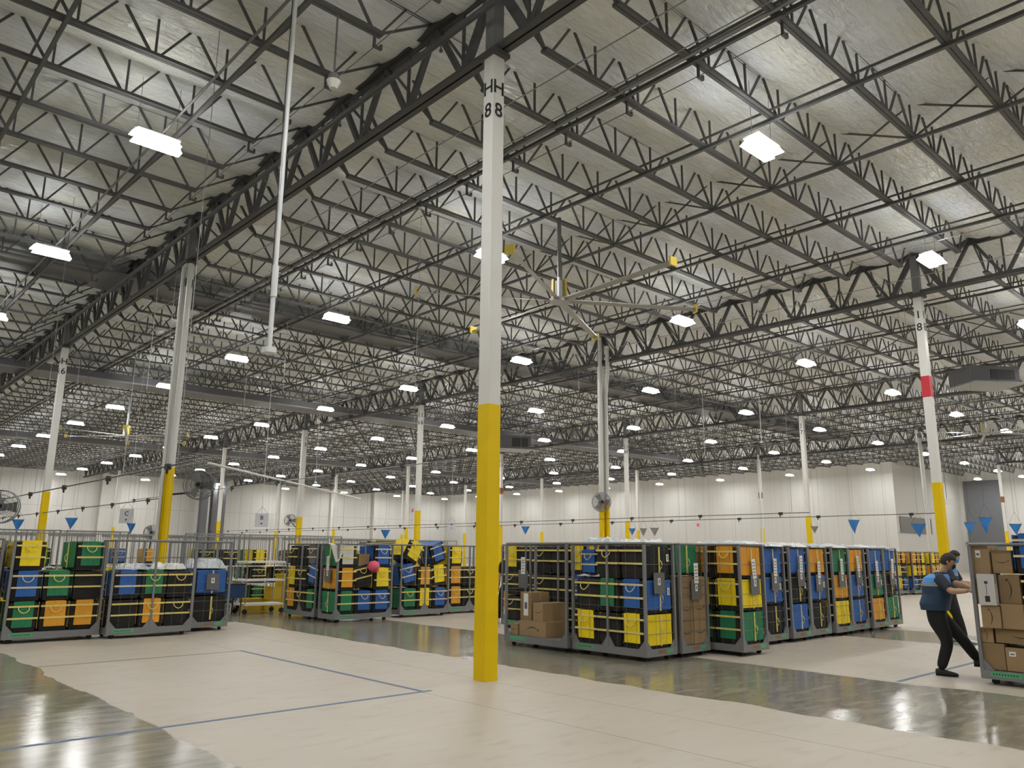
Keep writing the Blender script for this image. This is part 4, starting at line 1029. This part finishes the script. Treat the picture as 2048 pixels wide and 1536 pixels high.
# white tray cart, blue skirted table, yellow totes
r_ = empty('tray_cart', (9.55, 20.9, 0), 0.05, 'low grey cart with white trays standing in the gap between cart groups', 'tray cart')
for z in (0.22, 0.86, 1.35):
    MB().box(0, 1.15, 0, 0.6, z, z+0.05, PAPER).obj('tray', r_)
for x in (0.03, 1.12):
    for y in (0.03, 0.57): MB().cyl((x, y, 0.12), (x, y, 1.75), 0.014, GALV, 6).obj('upright', r_); MB().cyl((x, y-0.02, 0.07), (x, y+0.02, 0.07), 0.07, RUB, 10).obj('caster', r_)
r_ = empty('skirted_table', (8.1, 20.6, 0), 0.0, 'black table with dark blue skirt behind the end-on left cart', 'table')
MB().box(0, 1.3, 0, 0.6, 0.78, 0.82, RUB).obj('table_top', r_); MB().box(0.02, 1.28, -0.01, 0.0, 0.45, 0.78, CRATEB).obj('skirt', r_)
for x in (0.05, 1.22): MB().bar((x, 0.05, 0), (x+0.15, 0.3, 0.78), 0.03, 0.03, RUB).obj('leg', r_); MB().bar((x, 0.55, 0), (x, 0.5, 0.78), 0.03, 0.03, RUB).obj('leg', r_)
for i, (x, y, z) in enumerate(((10.95, 22.0, 0), (11.55, 22.05, 0), (10.98, 22.0, 0.34), (11.6, 22.05, 0.34), (10.4, 22.3, 0), (11.3, 22.0, 0.68))):
    r_ = empty('plastic_tote', (x, y, z), 0.03*i, 'yellow plastic tote, %s in the pile left of the jumbled carts' % ['lower left', 'lower right', 'second layer left', 'second layer right', 'single low', 'topmost'][i], 'tote', 'yellow plastic totes')
    MB().box(-0.26, 0.26, -0.2, 0.2, 0, 0.30, YTOTE).obj('bin', r_); MB().box(-0.28, 0.28, -0.22, 0.22, 0.30, 0.335, YTOTE).obj('rim', r_)
# tall grey ducts at the far left wall
for i, (x, w_) in enumerate(((37.5, 0.8), (38.7, 0.5), (39.7, 0.7))):
    tag(MB().box(-w_/2, w_/2, -0.4, 0.4, 0, 10.2, DUCT).obj('riser_duct', None, (x, 95.5, 0)), 'tall grey vertical duct by the far left wall, %s from left' % ORD[i+1], 'duct', 'vertical ducts at the far wall')
# small red sign on right wall
tag(MB().box(-0.02, 0, -0.35, 0.35, -0.35, 0.35, PAPERW).box(-0.03, -0.02, -0.15, 0.15, -0.2, 0.15, PINK).obj('wall_sign', None, (XW-0.01, 52.0, 4.9)), 'small white sign with red mark on the right wall', 'sign')
tag(MB().box(-0.02, 0.02, -0.01, 0.01, 0, 1, PAPERW).box(-0.16, 0.16, -0.02, 0, 0.6, 0.95, PAPERW).box(-0.06, 0.06, -0.03, -0.02, 0.7, 0.85, PINK).obj('post_sign', None, (24.7-0.42, Y0+2*S1-0.1, 3.0)), 'small white sign with red mark beside a far column', 'sign')

# ------------------------------------------------------------------ people
def person_at(px, py, d):
    """point seen at pixel px,py at horizontal distance d along the view axis"""
    v = FW+RT*((px-1024)/F_PX)+UP*((768-py)/F_PX); h = math.hypot(v.x, v.y); return Vector((0, 0, CAM_H))+v*(d/h)
def skin_mesh(joints, edges, root, sub=2):
    names = list(joints); me = bpy.data.meshes.new('sk'); me.from_pydata([joints[n][0] for n in names], [(names.index(a), names.index(b_)) for a, b_ in edges], [])
    o = bpy.data.objects.new('sk', me); col.objects.link(o)
    md = o.modifiers.new('s', 'SKIN'); md.use_smooth_shade = True
    for i, n in enumerate(names):
        r_ = joints[n][1]; me.skin_vertices[0].data[i].radius = r_ if isinstance(r_, tuple) else (r_, r_)
        me.skin_vertices[0].data[i].use_root = (n == root)
    if sub: o.modifiers.new('b', 'SUBSURF').levels = sub
    dg = bpy.context.evaluated_depsgraph_get(); out = bpy.data.meshes.new_from_object(o.evaluated_get(dg)); bpy.data.objects.remove(o)
    for p in out.polygons: p.use_smooth = True
    return out
def put(name, me, parent): o = bpy.data.objects.new(name, me); col.objects.link(o); o.parent = parent; return o
def loft(m, rings, mts, n=16, closed=True):
    """rings: (centre, ax, ay, radius x, radius y)"""
    base = []
    for c0, ax, ay, rx, ry in rings:
        base.append([Vector(c0)+Vector(ax)*(rx*math.cos(2*PI*i/n))+Vector(ay)*(ry*math.sin(2*PI*i/n)) for i in range(n)])
    for j in range(len(base)-1):
        m.add(base[j]+base[j+1], [(i, (i+1) % n, n+(i+1) % n, n+i) for i in range(n)], mts[min(j, len(mts)-1)], True)
    if closed: m.add(base[0], [tuple(range(n))[::-1]], mts[0], True); m.add(base[-1], [tuple(range(n))], mts[-1], True)
def head(parent, c0, face, r, hair=HAIR, mask=None, cap=None):
    """face: unit vector the face points to"""
    f = Vector(face).normalized(); s_ = f.cross(Vector((0, 0, 1))).normalized(); u = s_.cross(f).normalized(); c0 = Vector(c0)
    m = MB(); n, k = 18, 14; vs = []
    for j in range(k+1):
        t = PI*j/k; z = math.cos(t)
        for i in range(n):
            p = 2*PI*i/n; x = math.sin(t)*math.cos(p); y = math.sin(t)*math.sin(p)      # x = forward
            rx = r*(0.98 if x > 0 else 1.05); ry = r*0.78*(1 if z > -0.2 else 1-0.35*(-z-0.2)); rz_ = r*1.28
            q = x*rx
            if x > 0.8 and abs(y) < 0.3 and -0.35 < z < 0.05: q += r*0.16            # nose
            if x > 0.5 and z < -0.5: q += r*0.06                                     # chin
            if 0.25 < abs(y) < 0.6 and x > 0.5 and 0.05 < z < 0.3: q -= r*0.07       # eye sockets
            vs.append(c0+f*q+s_*(y*ry)+u*(z*rz_))
    m.add(vs, [(j*n+i, (j+1)*n+i, (j+1)*n+(i+1) % n, j*n+(i+1) % n) for j in range(k) for i in range(n)], SKIN, True)
    m.tube([c0-u*r*0.8-f*r*0.15, c0-u*r*1.7-f*r*0.35], [r*0.55, r*0.62], SKIN, 10)
    m.obj('head', parent)
    for sg in (-1, 1):
        MB().cyl(c0+s_*sg*r*0.74-f*r*0.05-u*r*0.05, c0+s_*sg*r*0.90-f*r*0.12-u*r*0.05, r*0.24, SKIN, 8, r*0.16).obj('ear', parent)
        MB().cyl(c0+s_*sg*r*0.32+f*r*0.80+u*r*0.18, c0+s_*sg*r*0.32+f*r*0.93+u*r*0.18, r*0.10, BLACK, 8).obj('eye', parent)
    MB().box(-0.02, 0.02, -0.004, 0.004, -0.004, 0.004, mat('lips', (0.35, 0.14, 0.12), 0.5) if not mask else MASKB, R=Matrix((s_, f, u)).transposed(), T=c0+f*r*0.93-u*r*0.62).obj('mouth', parent)
    h = MB(); vs = []; rnd = random.Random(4)
    for j in range(k+1):
        t = PI*j/k; z = math.cos(t)
        for i in range(n):
            p = 2*PI*i/n; x = math.sin(t)*math.cos(p); y = math.sin(t)*math.sin(p)
            lim = 0.30 if x > 0.45 else (-0.15 if x > -0.1 else -0.62)
            g = 1.12+rnd.uniform(-.02, .02) if z > lim else 0.80
            vs.append(c0+f*(x*r*1.05*g)+s_*(y*r*0.80*g)+u*(z*r*1.27*(g if z > 0 else min(g, 1.0))))
    h.add(vs, [(j*n+i, (j+1)*n+i, (j+1)*n+(i+1) % n, j*n+(i+1) % n) for j in range(k) for i in range(n)], hair, True); h.obj('hair', parent)
    if mask:
        g = MB(); g.add([c0+f*r*1.08-u*r*0.05+s_*0, c0+f*r*0.85-u*r*0.1+s_*r*0.5, c0+f*r*0.75-u*r*0.85+s_*r*0.4, c0+f*r*0.98-u*r*1.0, c0+f*r*0.75-u*r*0.85-s_*r*0.4, c0+f*r*0.85-u*r*0.1-s_*r*0.5, c0+f*r*1.25-u*r*0.5],
                       [(0, 1, 6), (1, 2, 6), (2, 3, 6), (3, 4, 6), (4, 5, 6), (5, 0, 6)], mask); g.obj('face_mask', parent)
        g = None
    if cap:
        g = MB(); loft(g, [(c0+u*r*0.55, f, s_, r*1.18, r*0.95), (c0+u*r*1.0, f, s_, r*1.05, r*0.85), (c0+u*r*1.4, f, s_, r*0.5, r*0.4)], [cap], 16); g.obj('cap', parent)
def hand(parent, wrist, d, curl, side, mt=SKIN, r=0.0088):
    """hand: palm box plus five skinned fingers; d = direction of the palm, curl = direction the fingers bend towards, side = thumb side"""
    d = Vector(d).normalized(); c0 = Vector(curl); c0 = (c0-d*c0.dot(d)).normalized(); s_ = Vector(side); s_ = (s_-d*s_.dot(d)-c0*s_.dot(c0)).normalized(); w0 = Vector(wrist)
    J = {'w': (w0-d*0.01, (0.024, 0.030)), 'p': (w0+d*0.045, (0.020, 0.038)), 'k': (w0+d*0.085, (0.016, 0.040))}
    E = [('w', 'p'), ('p', 'k')]
    def sm_(me): me.materials.append(mt); return me
    put('palm', sm_(skin_mesh(J, E, 'w', 1)), parent)
    for i, ln in enumerate((0.070, 0.080, 0.075, 0.058)):
        b_ = w0+d*0.075+s_*(0.030-0.020*i)
        p1 = b_+d*ln*0.45+c0*0.012; p2 = p1+d*ln*0.15+c0*ln*0.42; p3 = p2-d*ln*0.22+c0*ln*0.25
        put('finger', sm_(skin_mesh({'a': (b_, r*1.05), 'b': (p1, r), 'c': (p2, r*0.92), 'e': (p3, r*0.8)}, [('a', 'b'), ('b', 'c'), ('c', 'e')], 'a', 1)), parent)
    b_ = w0+d*0.03+s_*0.030
    put('thumb', sm_(skin_mesh({'a': (b_, r*1.3), 'b': (b_+d*0.025+s_*0.022+c0*0.012, r*1.15), 'c': (b_+d*0.045+s_*0.022+c0*0.040, r)}, [('a', 'b'), ('b', 'c')], 'a', 1)), parent)
def shoe(parent, heel, fwd, mt=SHOE):
    f = Vector(fwd); f.z = 0; f.normalize(); s_ = f.cross(Vector((0, 0, 1))); h = Vector(heel); h.z = max(0, h.z-0.085); m = MB(); u = Vector((0, 0, 1))
    loft(m, [(h+u*0.045, s_, u, 0.034, 0.045), (h+f*0.05+u*0.055, s_, u, 0.042, 0.055), (h+f*0.12+u*0.045, s_, u, 0.045, 0.045), (h+f*0.20+u*0.035, s_, u, 0.050, 0.035), (h+f*0.26+u*0.028, s_, u, 0.042, 0.027), (h+f*0.29+u*0.022, s_, u, 0.02, 0.018)], [mt], 12)
    m.obj('shoe', parent)

def gnd(px, py, z=0.0):
    v = FW+RT*((px-1024)/F_PX)+UP*((768-py)/F_PX); return Vector((0, 0, CAM_H))+v*((z-CAM_H)/v.z)
def two(a, b_, l1, l2, bend):
    a, b_ = Vector(a), Vector(b_); d = b_-a; L_ = min(d.length, (l1+l2)*0.999); d.normalize(); x = (l1*l1-l2*l2+L_*L_)/(2*L_); h_ = math.sqrt(max(0, l1*l1-x*x))
    bn = Vector(bend); bn = (bn-d*bn.dot(d)).normalized(); return a+d*x+bn*h_, a+d*L_
U = Vector((0, 0, 1))
def build_person(name_label, base, fwd, footR, footL, handR, handL, lean, stout, vest, hair, mask=None, cap=None, shoes=SHOE, head_f=0.20, pants=PANTS, shirt=SHIRT, height=1.72, head_dir=None, glove=SKIN):
    k = height/1.72; fwd = Vector(fwd).normalized(); sd = fwd.cross(U).normalized(); base = Vector(base)
    root = empty('person', (0, 0, 0), 0, name_label, 'person')
    hip = base+U*0.905*k; waist = hip+U*0.14*k+fwd*lean*0.25; chest = hip+U*0.38*k+fwd*lean*0.7; nb = hip+U*0.56*k+fwd*lean
    hr, hl = hip+sd*0.10-U*0.02, hip-sd*0.10-U*0.02
    shr, shl = nb+sd*0.18*k-U*0.05, nb-sd*0.18*k-U*0.05
    aR, aL = Vector(footR)+U*0.085, Vector(footL)+U*0.085
    def reach(h_, a_, L_=0.836*k):
        dz = h_.z-a_.z; hz = Vector((a_.x-h_.x, a_.y-h_.y, 0)); mx_ = math.sqrt(max(0.001, L_*L_-dz*dz))
        if hz.length > mx_: hz *= mx_/hz.length
        return Vector((h_.x+hz.x, h_.y+hz.y, a_.z))
    aR = reach(hr, aR); aL = reach(hl, aL)
    kR, aR = two(hr, aR, 0.420*k, 0.420*k, fwd); kL, aL = two(hl, aL, 0.420*k, 0.420*k, fwd)
    eR, wR = two(shr, Vector(handR), 0.29*k, 0.27*k, -U*0.9+sd*0.4); eL, wL = two(shl, Vector(handL), 0.29*k, 0.27*k, -U*0.9-sd*0.4)
    S_ = stout
    J = {'pel': (hip, (0.155*S_, 0.135*S_)), 'wai': (waist, (0.15*S_, 0.14*S_)), 'che': (chest, (0.165*S_, 0.135*S_)), 'nb': (nb, (0.085, 0.08)), 'nk': (nb+U*0.08+fwd*0.03, (0.055, 0.055)),
         'sr': (shr, (0.072, 0.072)), 'er': (eR, (0.050, 0.050)), 'fr': (eR.lerp(wR, 0.35), (0.046, 0.044)), 'wr': (wR, (0.030, 0.028)),
         'sl': (shl, (0.072, 0.072)), 'el': (eL, (0.050, 0.050)), 'fl': (eL.lerp(wL, 0.35), (0.046, 0.044)), 'wl': (wL, (0.030, 0.028)),
         'hr': (hr-U*0.06, (0.125*S_, 0.125*S_)), 'tr': (hr.lerp(kR, 0.55), (0.108*S_, 0.108*S_)), 'kr': (kR, (0.088, 0.088)), 'cr': (kR.lerp(aR, 0.35), (0.086, 0.084)), 'ar': (aR, (0.068, 0.070)),
         'hl': (hl-U*0.06, (0.125*S_, 0.125*S_)), 'tl': (hl.lerp(kL, 0.55), (0.108*S_, 0.108*S_)), 'kl': (kL, (0.088, 0.088)), 'cl': (kL.lerp(aL, 0.35), (0.086, 0.084)), 'al': (aL, (0.068, 0.070))}
    E_ = [('pel', 'wai'), ('wai', 'che'), ('che', 'nb'), ('nb', 'nk'), ('nb', 'sr'), ('sr', 'er'), ('er', 'fr'), ('fr', 'wr'), ('nb', 'sl'), ('sl', 'el'), ('el', 'fl'), ('fl', 'wl'),
          ('pel', 'hr'), ('hr', 'tr'), ('tr', 'kr'), ('kr', 'cr'), ('cr', 'ar'), ('pel', 'hl'), ('hl', 'tl'), ('tl', 'kl'), ('kl', 'cl'), ('cl', 'al')]
    me = skin_mesh(J, E_, 'pel', 2)
    for mt in (pants, shirt, SKIN): me.materials.append(mt)
    def seg(p, a, b_):
        d = b_-a; t = max(0, min(1, (p-a).dot(d)/d.length_squared)); return (p-a-d*t).length, t
    for f in me.polygons:
        c0 = f.center; mi = 1
        if c0.z < hip.z+0.05: mi = 0
        for (s0, e0, w0) in ((shr, eR, wR), (shl, eL, wL)):
            d1, t1 = seg(c0, s0, e0); d2, t2 = seg(c0, e0, w0)
            if min(d1, d2) < 0.095 and (c0-hip).length > 0.24: mi = 2 if (d2 < d1 or t1 > 0.80) else 1
        if c0.z > nb.z+0.05: mi = 2
        f.material_index = mi
    put('body', me, root)
    hd_ = Vector(head_dir).normalized() if head_dir else (fwd-U*0.35).normalized()
    head(root, nb+U*0.21*k+fwd*head_f*0.55, hd_, 0.098*k, hair, mask, cap)
    for w0, e0, sg in ((wR, eR, 1), (wL, eL, -1)):
        hand(root, w0, (w0-e0).normalized(), -sd*sg*0.4+fwd*0.6-U*0.3, U, glove)
    shoe(root, aR-fwd*0.07, fwd, shoes); shoe(root, aL-fwd*0.07, fwd, shoes)
    if vest:
        m = MB(); W_ = 0.205*S_; D_ = 0.175*S_
        rings = [(hip+U*0.04-fwd*0.0, sd, fwd, W_*0.95, D_*0.98), (waist-fwd*0.02, sd, fwd, W_*0.98, D_*1.06), (chest-U*0.10-fwd*0.02, sd, fwd, W_*0.98, D_*1.04), (chest+U*0.02-fwd*0.02, sd, fwd, W_*1.0, D_*1.02),
                 (chest+U*0.065-fwd*0.02, sd, fwd, W_*0.99, D_*1.0), (chest+U*0.14-fwd*0.01, sd, fwd, W_*0.88, D_*0.88), (nb+U*0.02-fwd*0.0, sd, fwd, W_*0.55, D_*0.62)]
        loft(m, rings, [VESTN, VESTN, VESTN, VESTG, VESTB, VESTB], 20, True); m.obj('vest', root)
        g = MB(); smile(g, chest-U*0.04-fwd*(D_*1.10+0.012)+sd*0.06, sd, U, -fwd, 0.16, PAPER); g.obj('vest_smile', root)
        z = MB(); 
        for s0, e0 in ((shr, eR), (shl, eL)): z.tube([s0, s0.lerp(e0, 0.5), s0.lerp(e0, 0.82)], [0.088, 0.078, 0.066], SHIRT, 12)
        z.obj('sleeve', root)
    return root

fR = gnd(1887, 1349); fL = gnd(1957, 1327)
base = Vector((fR.x*0.68+fL.x*0.32, fR.y*0.68+fL.y*0.32, 0))
hd1 = Vector((12.52, 4.03, 1.22))
p1f = Vector((0.30, -0.95, 0)).normalized()
build_person('person in navy vest with bright blue shoulder band, black trousers, pushing the box cart', (12.84, 4.62, 0), p1f, Vector((12.84, 4.60, 0))-p1f*0.02-p1f.cross(U)*-0.10, Vector((12.84, 4.62, 0.13))+p1f*0.50-p1f.cross(U)*0.12, hd1, hd1+Vector((0.35, -0.02, 0.0)), 0.10, 1.12, True, HAIR, mask=SHOE, head_f=0.24, height=1.66)
fR2 = gnd(1944, 1287); p2f = Vector((0.1, -1.0, 0)).normalized()
b2 = fR2+Vector((-0.02, 0.34, 0)); b2.z = 0
build_person('person in black cap and blue face mask, mostly hidden behind the first person', b2, p2f, fR2, b2+Vector((0.2, 0.05, 0)), b2+Vector((-0.3, -0.5, 1.15)), b2+Vector((0.25, -0.45, 1.15)), 0.08, 1.02, True, HAIR, mask=MASKB, cap=SHOE, shoes=SHOEW, head_dir=(-0.5, -0.7, -0.2))
fR3 = gnd(1016, 1246)
build_person('person in black with white shoes, half hidden by the foreground column', fR3+Vector((0.05, 0.05, 0)), (0.6, 0.8, 0), fR3, fR3+Vector((-0.1, 0.25, 0)), fR3+Vector((0.1, -0.2, 0.85)), fR3+Vector((-0.15, 0.2, 0.85)), 0.02, 1.05, False, HAIR, shoes=SHOEW, shirt=PANTS)
bag(tuple(fR3+Vector((-0.12, -0.38, 0.36))), 0.3, 'orange', 'black tote bag with orange flap carried by the half hidden person', scale=0.8)
